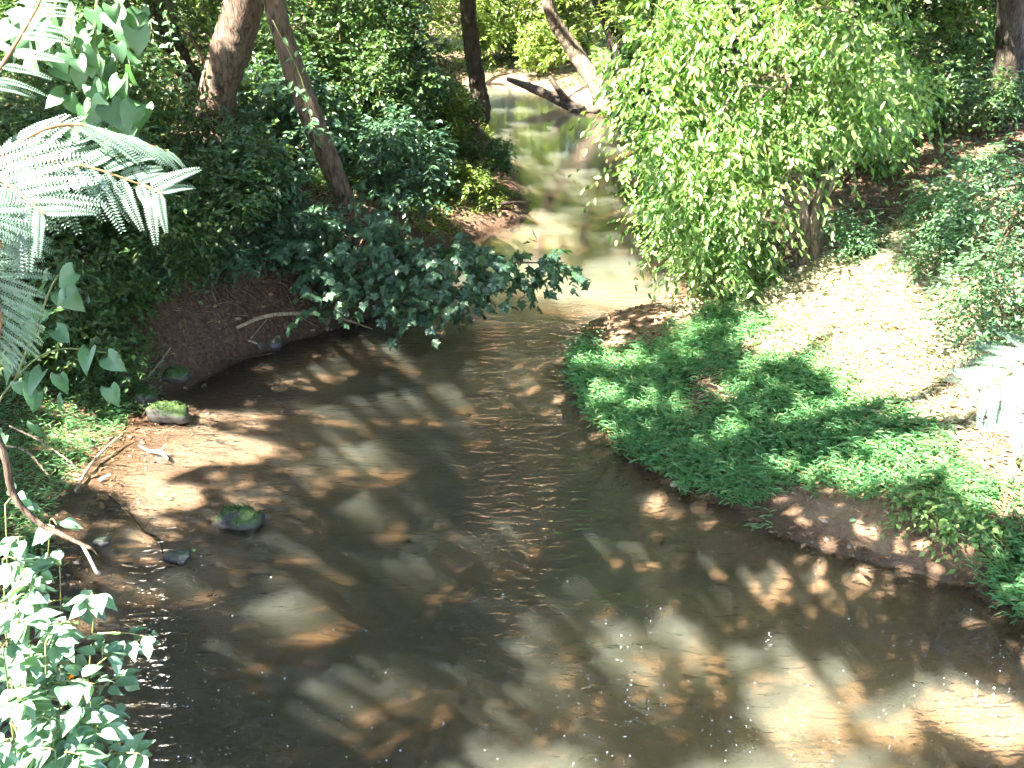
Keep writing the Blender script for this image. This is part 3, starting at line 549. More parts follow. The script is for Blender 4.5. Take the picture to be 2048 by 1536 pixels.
for lab, u, v, Y, rad, h, n, per, size, mt in [
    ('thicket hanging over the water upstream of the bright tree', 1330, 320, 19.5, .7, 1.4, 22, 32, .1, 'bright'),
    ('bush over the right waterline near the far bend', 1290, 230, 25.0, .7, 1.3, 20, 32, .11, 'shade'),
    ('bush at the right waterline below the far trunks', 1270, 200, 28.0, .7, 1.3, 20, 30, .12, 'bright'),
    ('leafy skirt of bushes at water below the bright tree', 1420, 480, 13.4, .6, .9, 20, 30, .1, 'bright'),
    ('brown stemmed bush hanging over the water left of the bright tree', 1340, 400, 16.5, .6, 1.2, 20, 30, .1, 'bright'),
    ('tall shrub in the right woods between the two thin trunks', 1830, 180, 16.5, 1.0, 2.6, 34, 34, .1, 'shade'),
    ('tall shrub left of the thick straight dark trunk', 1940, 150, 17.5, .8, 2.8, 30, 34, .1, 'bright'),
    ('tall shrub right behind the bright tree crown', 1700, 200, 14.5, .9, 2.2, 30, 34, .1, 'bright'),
    ('sunny shrub behind the forked log at the far bend', 1090, 140, 38.5, 1.2, 1.8, 26, 30, .16, 'yellow'),
    ('pale shrub above the bright sand at the far bend', 1150, 120, 41.5, 1.3, 2.2, 30, 30, .16, 'yellow'),
    ('shrub on the low far bank left of the forked log', 1000, 140, 43.0, 1.4, 2.0, 28, 30, .17, 'bright'),
    ('dark shrub at the foot of the dark broad far trunk', 1270, 160, 33.0, .9, 1.4, 22, 30, .14, 'shade'),
    ('shrub between the far leaning trunk and the dark broad one', 1215, 150, 36.0, .8, 1.2, 20, 30, .14, 'bright'),
    ('pale weed bush at the right edge of the slope', 2000, 430, 9.2, .6, .9, 18, 30, .06, 'weed'),
    ('pale weed bush lower at the right edge', 2010, 600, 8.0, .5, .8, 16, 30, .055, 'weed'),
    ('feathery green weed on the middle of the right slope', 1860, 470, 10.2, .4, .6, 12, 26, .055, 'weed'),
    ('green weed below the leaf covered slope', 1840, 580, 9.6, .4, .5, 10, 26, .05, 'weed'),
    ('weed beside the stem of the bright leafy tree', 1720, 500, 11.0, .4, .45, 10, 26, .055, 'weed'),
    ('dark shrub at the foot of the thick straight trunk', 1960, 260, 14.6, .7, .8, 18, 30, .08, 'shade'),
    ('low green shrub along the top of the right slope', 1800, 260, 15.5, .8, .9, 18, 30, .085, 'shade'),
    ('round leaved plant in the sun by the right mimosa frond', 1910, 860, 6.3, .28, .35, 8, 12, .06, 'bright')]:
    p = W(u, v, Y); shrub('bank_shrub', lab, p[0], Y, rad, h, n, per, size, M[mt], gT)

# ------------------------------------------------------------------ right bank tree with its bright drooping leaves
rng = np.random.default_rng(35)
leaf_me = {}
def leaf_mesh(key, T, mat, n=3):
    if key not in leaf_me:
        L = []
        for k in range(n):
            V = T[0].copy(); V[:, 2] += .1 * (k - 1) * (V[:, 0] ** 2) * 1.4 + (.06 + .05 * k) * np.abs(V[:, 1]) * 1.5; V[:, 1] *= 1 - .12 * (k == 1)
            L.append(mesh('leaf', V, T[1], mat, len(V) > 20))
        leaf_me[key] = L
    return leaf_me[key]
def blade(widths, fold=.1, curl=-.16, teeth=0.0):
    n = len(widths); x = np.linspace(0, 1, n); V = []; F = []
    for i, (a, w_) in enumerate(zip(x, widths)):
        zc = curl * a * a; e = teeth * (i % 2)
        V += [(a - .04 * (w_ > 0), w_ * (1 + e), zc + fold * w_), (a, w_ * .5, zc + fold * w_ * .62), (a, 0, zc), (a, -w_ * .5, zc + fold * w_ * .62), (a - .04 * (w_ > 0), -w_ * (1 + e), zc + fold * w_)]
    for i in range(n - 1):
        for j in range(4): F += [(i * 5 + j, i * 5 + j + 1, i * 5 + 6 + j, i * 5 + 5 + j)]
    return np.array(V, float), np.array(F)
def pick_leaves(t, pos, ax, no, sz, T, key, mat, rest='crown', nmax=300):
    """the leaves nearest the viewer as pieces of their own, the rest as one mass"""
    d = np.linalg.norm(pos - [0, 0, CAM_H], axis=1) / sz + rng.random(len(pos)) * 12
    o = np.argsort(d); a, b = o[:nmax], o[nmax:]
    ms = leaf_mesh(key, T, mat)
    for q, i in enumerate(a): inst('leaf', ms[q % len(ms)], t, pos[i], ax[i], no[i], sz[i])
    if len(b): obj(rest, leaves(pos[b], ax[b], no[b], sz[b], T), mat, t, kind='stuff', smooth_=False)
T_ELL = (np.array([(0, 0, 0), (.25, .15, .04), (.55, .19, .02), (.8, .12, -.02), (1, 0, -.12), (.8, -.12, -.02), (.55, -.19, .02), (.25, -.15, .04), (.5, 0, -.02)]), np.array([(0, 8, 1), (1, 8, 2), (2, 8, 3), (3, 8, 4), (4, 8, 5), (5, 8, 6), (6, 8, 7), (7, 8, 0)]))
bR = P(1615, 555, .55); bR[2] = H(bR[0], bR[1]) - .1
pR = [bR, W(1605, 430, 11.5), W(1590, 330, 11.5), W(1575, 200, 11.4), W(1560, 60, 11.3), W(1550, -80, 11.2), W(1540, -260, 11)]
tR = tree('bright_leafy_tree', 'bushy right bank tree with bright sunlit drooping leaves over the water', pR, [.1, .08, .07, .06, .05, .04, .02], 'barkl', seg=8)
for q in [[bR + [.1, .05, 0], W(1650, 400, 11.7), W(1690, 280, 11.8), W(1700, 100, 11.8), W(1710, -100, 11.8)], [bR + [-.05, .1, 0], W(1570, 420, 11.6), W(1500, 300, 11.4), W(1420, 170, 11.2), W(1330, 60, 11)], [bR + [.1, -.05, .05], W(1630, 440, 11.4), W(1650, 330, 11.3), W(1660, 200, 11.2), W(1670, 40, 11.1)]]:
    obj('stem', tube(q, [.06, .05, .04, .03, .015], 7, 24), M['barkl'], tR)
C = []
for u, v, Y, ru, n in [(1355, 60, 11, 60, 9), (1335, 140, 11.2, 45, 7), (1430, 110, 11, 90, 11), (1540, 90, 10.9, 100, 12), (1650, 100, 11.2, 100, 12), (1760, 110, 11.8, 90, 9), (1350, 230, 11.1, 55, 7), (1420, 280, 11, 65, 9), (1520, 230, 10.9, 80, 11), (1620, 230, 11, 80, 11), (1690, 200, 11.3, 60, 8), (1440, 360, 11.1, 60, 8), (1530, 350, 11, 60, 8), (1400, 430, 11.3, 50, 6), (1450, 470, 11.5, 40, 5), (1480, 520, 11.6, 30, 3), (1380, 490, 11.9, 35, 4), (1350, 340, 11.4, 35, 4), (1330, 420, 11.8, 30, 3), (1600, 30, 11.2, 200, 10), (1450, 20, 11.2, 150, 8), (1560, -120, 11.2, 220, 14)]:
    for _ in range(n): C.append(W(u + rng.normal() * ru * .72, v + rng.normal() * ru * .66, Y + rng.normal() * .55))
C = np.array(C)
pos, ax, no, sz = sprigs(C, .28, 19, 9, .55, .1, droop=.5, ldroop=.55, tilt=.75)
ok = pos[:, 2] > np.maximum(H(pos[:, 0], pos[:, 1]), 0) + .05
ok &= (.6 * vnoise(pos[:, 0] * 2.6 + pos[:, 1] * 1.1, pos[:, 2] * 2.4 - pos[:, 1] * .9) + .4 * vnoise(pos[:, 0] * 6 + 9, pos[:, 2] * 6 + pos[:, 1] * 3)) > .4
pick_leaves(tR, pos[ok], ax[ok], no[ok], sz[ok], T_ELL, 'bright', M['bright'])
st = spline(pR, 12)
for c in C[::5]: obj('limb', tube(limb_path(st[np.argmin(np.linalg.norm(st - c - [0, 0, -.3], axis=1))], c, .2), [.02, .006], 5, 8), M['barkl'], tR)

# ------------------------------------------------------------------ maple leaning out over the water
bM = P(720, 640, .3) + [-.5, .5, 0]; bM[2] = H(bM[0], bM[1]) - .05
tM = thing('maple_sapling', 'maple sapling with lobed blue green leaves stretching over the water from left bank', 'tree', bM)
mp = [bM, W(690, 520, 11.9), W(720, 470, 11.4), W(820, 495, 11.0), W(930, 520, 10.8), W(1040, 525, 10.7), W(1130, 525, 10.7)]
obj('trunk', tube(mp, [.05, .04, .032, .024, .016, .01, .005], 7, 34), M['bark'], tM)
C = []; 
for u, v, ru, rv, Y, n in [(590, 470, 55, 30, 11.6, 8), (660, 480, 60, 40, 11.3, 10), (640, 540, 60, 40, 11.2, 9), (720, 500, 60, 40, 11.1, 11), (720, 560, 60, 40, 11, 10), (800, 510, 60, 35, 11, 11), (800, 570, 60, 35, 10.9, 11), (880, 530, 60, 35, 10.8, 11), (870, 590, 55, 25, 10.8, 8), (950, 530, 55, 28, 10.7, 10), (950, 580, 40, 20, 10.7, 5), (1020, 525, 40, 22, 10.7, 7), (1090, 520, 35, 16, 10.7, 5), (1130, 528, 18, 8, 10.7, 3), (830, 630, 45, 16, 10.7, 4), (660, 590, 40, 25, 11, 5), (560, 520, 40, 30, 11.6, 5), (780, 450, 60, 25, 11.3, 6), (690, 420, 60, 25, 11.7, 6)]:
    for _ in range(n): C.append(W(u + rng.normal() * ru * .55, v + rng.normal() * rv * .55, Y + rng.normal() * .18))
C = np.array(C); pos, ax, no, sz = sprigs(C, .15, 3, 5, .28, .118, droop=.35, ldroop=.6, tilt=.45)
ok = pos[:, 2] > np.maximum(H(pos[:, 0], pos[:, 1]), 0) + .08
pick_leaves(tM, pos[ok], ax[ok], no[ok], sz[ok], T_MAP, 'maple', M['maple'])
st = spline(mp[1:], 14)
for c in C[::7]: obj('branch', tube(limb_path(st[np.argmin(np.linalg.norm(st - c + [.3, 0, 0], axis=1))], c, .1), [.008, .003], 5, 7), M['twig'], tM)

# ------------------------------------------------------------------ near plants
rng = np.random.default_rng(36)
# jewelweed on the embankment
jm = leaf_mesh('jewel', blade([0, .17, .27, .31, .28, .2, .1, 0], .25, -.2), M['jewel'])
fl_me = None
def jewelweed(label, tips, ground_pt, nflow):
    global fl_me
    b = np.array(ground_pt, float); b[2] = H(b[0], b[1]) - .03
    t = thing('jewelweed_plant', label, 'plant', b, 'jewelweed plants of the near left bank')
    for tip in tips:
        tip = np.asarray(tip); mid = (b * .45 + tip * .55) + [-.05, 0, .08]
        obj('stem', tube([b, mid, tip], [.007, .005, .002], 6, 14), M['stem'], t); p = spline([b, mid, tip], 24)
        for q in range(6):                                     # side sprays, leafy toward their ends
            s0 = p[[9, 13, 16, 19, 21, 23][q]]; d = nrm(np.array([rng.normal(), rng.normal() - .3, rng.normal() * .25 + .05])); ln = rng.uniform(.1, .2) if q < 5 else .05
            e = s0 + d * ln; obj('side_stem', tube([s0, (s0 + e) / 2 + [0, 0, .015], e], [.004, .003, .002], 4, 6), M['stem'], t)
            for g in range(10):
                c = s0 + (e - s0) * (.35 + .65 * (g // 2) / 4) + rng.normal(size=3) * .008; sd = nrm(np.cross(d, [0, 0, 1])) * (1 if g % 2 else -1)
                a = nrm(d * .5 + sd * .9 + rng.normal(size=3) * .3 + [0, -.1, -.3]); n = nrm(np.array([rng.normal() * .32 - .12, rng.normal() * .32 - .2, 1.0]))
                inst('leaf', jm[rng.integers(3)], t, c + a * .012, a, n, rng.uniform(.052, .092) * (.8 if g > 7 else 1))
    if nflow:
        if fl_me is None:
            V, F = cat_vf([tube([(0, 0, 0), (.35, 0, .05), (.8, 0, .1), (1, 0, .02)], [.05, .2, .32, .1], 7, 8), leaves(np.array([(.9, 0, 0), (.9, .1, .1), (.9, -.1, .1)]), np.array([(1., 0, -.6), (.6, 1, .2), (.6, -1, .2)]), np.tile([0., 0, 1], (3, 1)), .6, T_OVA)])
            fl_me = mesh('flower', V, F, M['flower'])
        for _ in range(nflow):
            k = tips[rng.integers(len(tips))]; inst('flower', fl_me, t, np.asarray(k) * .75 + b * .25 + rng.normal(size=3) * [.1, .05, .06], (rng.normal(), -1, -.3), (0, 0, 1), .022)
    return t
jewelweed('tallest jewelweed plant reaching up toward the bare branch at left edge', [W(100, 1040, 3.0), W(50, 1075, 2.9), W(10, 1010, 3.0), W(60, 1170, 2.8), W(5, 1120, 2.8), W(30, 1200, 2.75)], (-1.95, 3.0, 0), 2)
jewelweed('jewelweed plant with leaf sprays sticking out farthest over the water', [W(190, 1190, 2.8), W(205, 1310, 2.7), W(120, 1130, 2.9), W(150, 1250, 2.7)], (-1.75, 2.9, 0), 2)
jewelweed('jewelweed plant crowding the left edge below the tallest one', [W(30, 1250, 2.6), W(90, 1290, 2.55), W(20, 1340, 2.5), W(120, 1340, 2.55), W(5, 1290, 2.5), W(60, 1380, 2.5)], (-1.7, 2.7, 0), 1)
jewelweed('jewelweed plant filling the bottom left corner of the bank', [W(60, 1420, 2.4), W(20, 1480, 2.35), W(110, 1500, 2.35), W(60, 1530, 2.3), W(15, 1400, 2.4), W(140, 1535, 2.35)], (-1.55, 2.45, 0), 1)
jewelweed('low jewelweed plant nearest the water at the bottom edge', [W(180, 1400, 2.5), W(150, 1480, 2.45), W(190, 1450, 2.5), W(100, 1440, 2.4)], (-1.5, 2.6, 0), 0)

# mimosa fronds
def pinna_mesh(nl=22):
    V, F = [], []; t = np.linspace(.05, 1, nl)
    x = t; zc = -.28 * t ** 2
    for s in (-1, 1):
        L = .135 * np.minimum(1, .55 + 2.2 * t) * np.sqrt(np.clip(1.1 - t, .08, 1)) * 1.25
        V.append(leaves(np.stack([x, s * .004 + 0 * x, zc], 1), np.stack([.38 + 0 * x, s * 1.0 + 0 * x, .05 - .05 * t], 1), np.tile([.1, 0, 1.], (nl, 1)), L, (np.array([(0, 0, 0), (.5, .19, .02), (1, 0, -.05), (.5, -.19, .02)]), T_DIA[1])))
    V.append(tube([(0, 0, 0), (.35, 0, -.03), (.7, 0, -.137), (1, 0, -.28)], [.008, .007, .005, .003], 4, 6))
    return cat_vf(V)
pin_me = mesh('pinna', *pinna_mesh(), M['mimosa'], False)
def frond(t, pts, npair, plen, up, sides=(1, 1), start=.18):
    fr = obj('frond', tube(pts, [.0045, .0035, .0018], 5, 16), M['redstem'], t)
    p = spline(pts, 60); tg = nrm(np.gradient(p, axis=0)); up = nrm(up)
    for i in range(npair):
        f = start + (1 - start) * (i + .5) / npair; k = int(f * 59); side = nrm(np.cross(up, tg[k]))
        L = plen * (.65 + .6 * math.sin(math.pi * min(1, .25 + .75 * f)))
        for q, s in enumerate((-1, 1)):
            if not sides[q]: continue
            a = nrm(side * s + tg[k] * (.35 + .5 * f) + rng.normal(size=3) * .06 - np.array([0, 0, .12])); inst('pinna', pin_me, fr, p[k] + rng.normal(size=3) * .001, a, nrm(up + rng.normal(size=3) * .12), L * rng.uniform(.9, 1.1))
def base_at(x0, y0): b = G(x0, y0); return b - [0, 0, .05]
bmim = base_at(-2.4, 1.2)
tm = thing('mimosa_branch', 'mimosa branch with feathery sunlit fronds at upper left edge', 'plant', bmim)
hub = W(-60, 330, 1.75)
obj('branch', tube([bmim, bmim + [.2, .1, 1.0], hub + [-.3, -.1, -.25], hub, W(-30, 320, 1.8)], [.02, .016, .011, .007, .005], 7, 26), M['redstem'], tm)
frond(tm, [W(-20, 320, 1.8), W(110, 252, 1.85), W(230, 268, 1.95), W(340, 305, 2.05)], 10, .085, (0, -.35, 1), start=.4)
frond(tm, [W(-30, 315, 1.8), W(60, 318, 1.82), W(180, 335, 1.85), W(290, 372, 1.88)], 9, .105, (.1, -.75, .65), start=.1)
frond(tm, [W(-50, 330, 1.76), W(20, 372, 1.74), W(90, 430, 1.72)], 8, .115, (.2, -.8, .6), start=.05)
frond(tm, [W(280, 368, 1.88), W(300, 376, 1.88), W(325, 388, 1.88)], 2, .085, (.1, -.75, .65), start=.3)
frond(tm, [W(-80, 480, 1.7), W(-20, 540, 1.7), W(0, 640, 1.7), W(-10, 720, 1.7)], 12, .085, (.5, -.7, .5), start=.05)
frond(tm, [W(-70, 380, 1.7), W(-20, 430, 1.68), W(5, 500, 1.68)], 9, .09, (.4, -.7, .6), start=.1)
frond(tm, [W(-60, 210, 1.8), W(-10, 150, 1.9), W(60, 40, 2.0), W(90, -20, 2.1)], 10, .07, (.2, -.6, .8), start=.2)
bmr = base_at(3.2, 1.6)
tm2 = thing('mimosa_branch', 'pale mimosa fronds poking in at the right edge above the grass', 'plant', bmr)
obj('branch', tube([bmr, bmr * .5 + W(2140, 760, 2.3) * .5 + [.1, 0, .1], W(2120, 720, 2.35), W(2090, 705, 2.4)], [.016, .012, .007, .005], 7, 20), M['redstem'], tm2)
frond(tm2, [W(2090, 705, 2.4), W(2050, 720, 2.4), W(1990, 765, 2.4), W(1945, 780, 2.4)], 7, .105, (-.2, -.7, .7), start=.1)
frond(tm2, [W(2090, 705, 2.4), W(2080, 770, 2.38), W(2050, 830, 2.36), W(2020, 860, 2.35)], 7, .105, (-.3, -.7, .6), start=.1)
frond(tm2, [W(2090, 705, 2.4), W(2060, 690, 2.45), W(2010, 700, 2.5), W(1965, 705, 2.5)], 6, .075, (-.1, -.5, .8), start=.2)

# big leaved vines
ht = np.linspace(0, 1, 15); hw = .86 * np.sin(np.pi * ht ** .62) ** .8 * (1 - .35 * ht); heart = blade(list(hw * .62), .14, -.22, .05)
for q_ in range(15):
    back = .3 * (1 - ht[q_]) ** 3; heart[0][q_ * 5:q_ * 5 + 5, 0] -= back * np.array([1, .75, 0, .75, 1]) * (ht[q_] > 0)
hm = leaf_mesh('vine', heart, M['vine'])
def vine(name, label, strands, spots_, base, size, droop=.7):
    b = np.array(base, float); b[2] = H(b[0], b[1]); t = thing(name, label, 'vine', b)
    for s in strands: obj('stem', tube(s, [.006, .005, .003], 5, 22), M['stem'], t)
    for u, v, Y in spots_:
        a = nrm(np.array([rng.normal() * .5, -.35 + rng.normal() * .3, -droop + rng.normal() * .25])); n = nrm(np.array([rng.normal() * .35 - .2, -.75 + rng.normal() * .3, .75]))
        inst('leaf', hm[rng.integers(3)], t, W(u, v, Y), a, n, size * rng.uniform(.75, 1.2))
up = [(60, 120), (30, 60), (280, 20), (110, 110), (180, 100), (260, 130), (95, 25), (150, 15), (225, 25), (100, 70), (195, 70), (250, 55), (175, 60), (130, 40), (235, 90), (160, 140), (215, 130), (185, 170), (240, 160), (170, 215), (215, 205), (250, 205), (195, 240), (255, 230), (130, 190), (230, 175), (90, 95), (215, 160), (265, 240), (40, 30), (75, 20), (140, 95), (45, 90), (200, 40), (210, 260), (160, 250)]
vine('heart_leaved_vine', 'vine of large toothed heart shaped leaves hanging at upper left', [[W(210, -120, 3.3), W(190, 60, 3.25), W(205, 180, 3.2), W(230, 270, 3.2)], [W(120, -120, 3.3), W(110, 20, 3.3), W(60, 60, 3.3), W(30, 120, 3.3)], [base_at(-3.0, 2.4), W(-160, 300, 3.1), W(-60, -200, 3.3), W(210, -120, 3.3)]], [(u, v, 3.2 + rng.normal() * .1) for u, v in up + [(u + rng.normal() * 22, v + rng.normal() * 22) for u, v in up]], (-3.0, 2.4, 0), .07)
lo = [(90, 620), (125, 580), (60, 640), (110, 660), (85, 745), (45, 760), (120, 750), (75, 780), (125, 800), (215, 715), (180, 700), (30, 720), (220, 775), (10, 870), (130, 590), (50, 600), (150, 545), (70, 850), (95, 560)]
vine('heart_leaved_vine', 'dark heart shaped leaves in shade above the sand flat at left', [[base_at(-2.9, 3.6), W(-40, 900, 3.9), W(30, 760, 4.0), W(110, 700, 4.0), W(215, 705, 4.1)], [W(30, 760, 4.0), W(70, 660, 4.0), W(110, 560, 4.0), W(150, 530, 4.1)]], [(u, v, 4.0 + rng.normal() * .12) for u, v in lo], (-2.9, 3.6, 0), .105)

# climbing vine with pale leaves on the slender trunk
pm = leaf_mesh('pale', T_OVA, M['weed'])
tv = thing('climbing_vine', 'thin vine with small pale leaves dangling on the slender trunk', 'vine', G(*pB[0][:2]))
for s in [[W(545, 40, 12.1), W(600, 150, 12.2), W(622, 240, 12.25), W(628, 300, 12.2), W(605, 385, 12.2)], [W(622, 250, 12.2), W(660, 270, 12.1), W(690, 290, 12.0)], [W(520, 170, 12.2), W(560, 175, 12.15), W(610, 185, 12.2)]]:
    obj('stem', tube(s, [.006, .004, .003], 5, 16), M['stem'], tv); q = spline(s, 13)
    for c in q:
        for sg in (-1, 1):
            if rng.random() < .8: inst('leaf', pm[rng.integers(3)], tv, c + rng.normal(size=3) * .02, (sg * rng.uniform(.3, 1), -.3, rng.normal() * .5 - .4), (rng.normal() * .3, -.6, .8), rng.uniform(.08, .13))
tv2 = thing('climbing_vine', 'hanging vine with small paired leaves left of the kinked trunk', 'vine', G(*pA[0][:2]) + [-.4, -.1, 0])
for s in [[W(330, 20, 12.6), W(350, 100, 12.5), W(375, 160, 12.4), W(380, 280, 12.4)], [W(300, 40, 12.6), W(320, 130, 12.5), W(345, 200, 12.4)]]:
    obj('stem', tube(s, [.006, .004, .003], 5, 16), M['stem'], tv2); q = spline(s, 22)
    for c in q:
        for sg in (-1, 1):
            if rng.random() < .85: inst('leaf', pm[rng.integers(3)], tv2, c + rng.normal(size=3) * .03, (sg * rng.uniform(.3, 1), -.3, rng.normal() * .4 - .5), (rng.normal() * .3, -.6, .8), rng.uniform(.07, .12))

# ------------------------------------------------------------------ logs, branches, roots
rng = np.random.default_rng(37)
def stick(name, label, pts, rad, mat='drift', forks=(), group=None, seg=7, cat='branch'):
    o = obj(name, tube(pts, rad, seg, len(pts) * 6, .18, int(rng.integers(1e6))), M[mat], None, None, label, cat, group)
    for f in forks: obj('twig', tube(f, [rad[0] * .4, rad[0] * .12], 5, 8), M[mat], o)
    return o
tb = stick('bare_branch', 'bare grey branch with broken forked tip dangling over the left shore', [W(-60, 780, 2.6), W(5, 900, 2.6), W(25, 985, 2.6), W(70, 1040, 2.6), W(130, 1072, 2.6), W(185, 1098, 2.6)], [.013, .012, .011, .009, .008, .005], 'bark', ())
obj('broken_tip', tube([W(165, 1090, 2.6), W(180, 1118, 2.58), W(194, 1146, 2.57)], [.005, .0045, .005], 6, 8), M['bleach'], tb)
obj('twig', tube([W(182, 1096, 2.6), W(190, 1103, 2.6), W(196, 1112, 2.6)], [.004, .003, .0015], 5, 6), M['bark'], tb)
def PH(u, v, dz=0.03):                           # on the ground (or the water) seen at a pixel
    z = 0.0
    for _ in range(12): p = P(u, v, z); z = .5 * z + .5 * max(float(H(p[0], p[1])), 0.0)
    return P(u, v, z) + [0, 0, dz]
stick('fallen_branch', 'long pale fallen branch along the foot of the red bank', [PH(475, 664, .05), PH(540, 652, .12), PH(620, 648, .12), PH(690, 652, .08), PH(745, 664, .04)], [.018, .02, .02, .016, .008], forks=[[PH(600, 650, .1), PH(640, 665, .06)], [PH(700, 652, .07), PH(725, 640, .16)]])
stick('fallen_branch', 'brown fallen branch slanting to the water below the long pale one', [PH(352, 660, .1), PH(400, 662, .1), PH(460, 680, .06), PH(515, 692, .03)], [.02, .018, .016, .01], forks=[[PH(500, 688, .05), PH(540, 660, .15)]])
stick('fallen_branch', 'short thick driftwood piece caught by dark rocks at the waterline', [PH(545, 690, .03), PH(570, 676, .06), PH(630, 668, .05)], [.022, .025, .014])
stick('fallen_branch', 'forked bare branch on the bank above the sand flat', [PH(250, 765, .05), PH(290, 768, .06), PH(320, 745, .1), PH(347, 722, .16)], [.012, .013, .011, .007], forks=[[PH(290, 768, .06), PH(310, 775, .02)]])
stick('fallen_branch', 'thin sticks slanting across the left edge of the sand flat', [PH(150, 990, .03), PH(185, 940, .06), PH(225, 905, .09), PH(250, 888, .1)], [.014, .014, .011, .006], forks=[[PH(185, 940, .06), PH(240, 915, .05)], [PH(210, 915, .08), PH(160, 925, .2)]])
stick('fallen_branch', 'grey stick reaching from left edge to the sand flat', [PH(30, 905, .25), PH(90, 925, .2), PH(150, 945, .08)], [.009, .009, .006])
stick('fallen_branch', 'brown curved root near the bare branch at left', [PH(20, 935, .2), PH(60, 945, .2), PH(95, 965, .1), PH(110, 985, .05)], [.008, .01, .009, .006])
stick('fallen_branch', 'dark twiggy stick at the water below the red bank', [PH(440, 722, .03), PH(490, 722, .04), PH(550, 714, .05)], [.01, .01, .005], 'wet', [[PH(500, 722, .04), PH(530, 735, .02)], [PH(510, 720, .04), PH(530, 700, .1)]])
sub = [P(215, 990, 0), P(260, 1030, -.02), P(285, 1062, -.03), P(318, 1080, -.02), P(326, 1108, 0)]
stick('sunken_branch', 'dark sunken branch running from sand flat to the small stone', [s + [0, 0, .004] for s in sub], [.008, .01, .01, .008, .004], 'wet', [[sub[2], sub[2] + [.02, .2, .02]]])
stick('white_driftwood', 'bleached white scrap of wood lying on the bright sand flat', [PH(278, 895, .02), PH(300, 906, .02), PH(322, 910, .03), PH(336, 922, .02)], [.006, .012, .02, .01], 'bleach', [[PH(322, 908, .03), PH(333, 898, .05)], [PH(300, 905, .02), PH(292, 912, .02)]])
stick('white_driftwood', 'small white flake of wood at the left rim of the sand flat', [PH(200, 965, .02), PH(222, 955, .03)], [.016, .01], 'bleach')
for lab, q in [('root curling down the clay bank left of the maple', [W(555, 520, 11.5), W(540, 570, 11.25), W(560, 610, 11.1), W(548, 640, 11)]), ('pale root slanting across the dark clay bank', [W(250, 560, 10.2), W(300, 590, 10.2), W(330, 610, 10.2), W(350, 618, 10.2)]), ('hanging root in front of the red bank below the kinked trunk', [W(437, 440, 11.3), W(433, 500, 11.2), W(440, 560, 11.15), W(436, 588, 11.1)]), ('bent hanging root left of the long hanging one', [W(372, 500, 11.2), W(382, 570, 11), W(395, 605, 10.9), W(418, 630, 10.8)]), ('thin root arching over the red bank toward the maple', [W(460, 480, 11.4), W(480, 530, 11.3), W(505, 550, 11.2), W(575, 570, 11.1)])]:
    stick('hanging_root', lab, q, [.009, .008, .006, .003], 'drift', (), 'roots hanging from the red bank', 6, 'root')
# far fallen snag
fs = stick('fallen_log', 'dark forked log lying across the water at the far bend', [P(1160, 222, 0) , W(1140, 212, 31.3), W(1100, 192, 31.8), W(1060, 175, 32.3), W(1015, 158, 32.8)], [.2, .17, .15, .13, .07], 'barkd', (), None, 9, 'log')
obj('fork', tube([W(1145, 213, 31.3), W(1125, 190, 31.4), W(1110, 170, 31.5), W(1098, 152, 31.6)], [.12, .1, .085, .05], 8, 12, .15, 9), M['barkd'], fs)
stick('fallen_log', 'half sunken dark log at the waterline under the far leaning trunk', [P(1140, 222, .02), P(1190, 222, .06), P(1250, 235, .05)], [.06, .09, .05], 'wet', [[P(1200, 225, .05), P(1225, 245, .02)]], None, 8, 'log')
stick('fallen_log', 'thin pale branch lying at right waterline near the far bend', [P(1235, 232, .05), P(1255, 240, .2), P(1275, 258, .05)], [.03, .03, .015], 'drift', (), None, 7, 'log')
stick('fallen_branch', 'dark tangled drift pile branch at the tip of the left creek point', [PH(985, 415, .05), PH(1020, 420, .12), PH(1062, 412, .06)], [.03, .035, .012], 'wet', [[PH(1010, 420, .1), PH(1030, 395, .25)], [PH(1000, 418, .08), PH(1045, 432, .02)], [PH(1020, 420, .12), PH(1068, 440, .01)]])
stick('fallen_branch', 'bare stick leaning on the right slope under the bright tree', [PH(1650, 395, .02), PH(1690, 345, .05) + [0, -.2, .1], PH(1712, 372, .02)], [.012, .012, .006])
for lab, a, b_ in [('long thin fallen sapling slanting up the right slope', (1760, 262, .05), (1905, 165, .1)), ('thin branch lying low on the right slope by the weeds', (1560, 850, .03), (1700, 835, .06)), ('pale stick on the sunny bank beside right mimosa frond', (1850, 748, .04), (1935, 738, .08)), ('thin stick across the leaf covered right slope', (1680, 440, .04), (1790, 425, .06))]:
    p, q = PH(*a), PH(*b_); stick('fallen_stick', lab, [p, (p + q) / 2 + [0, 0, .04], q], [.008, .01, .004], 'drift', (), 'sticks on the right bank', 6)

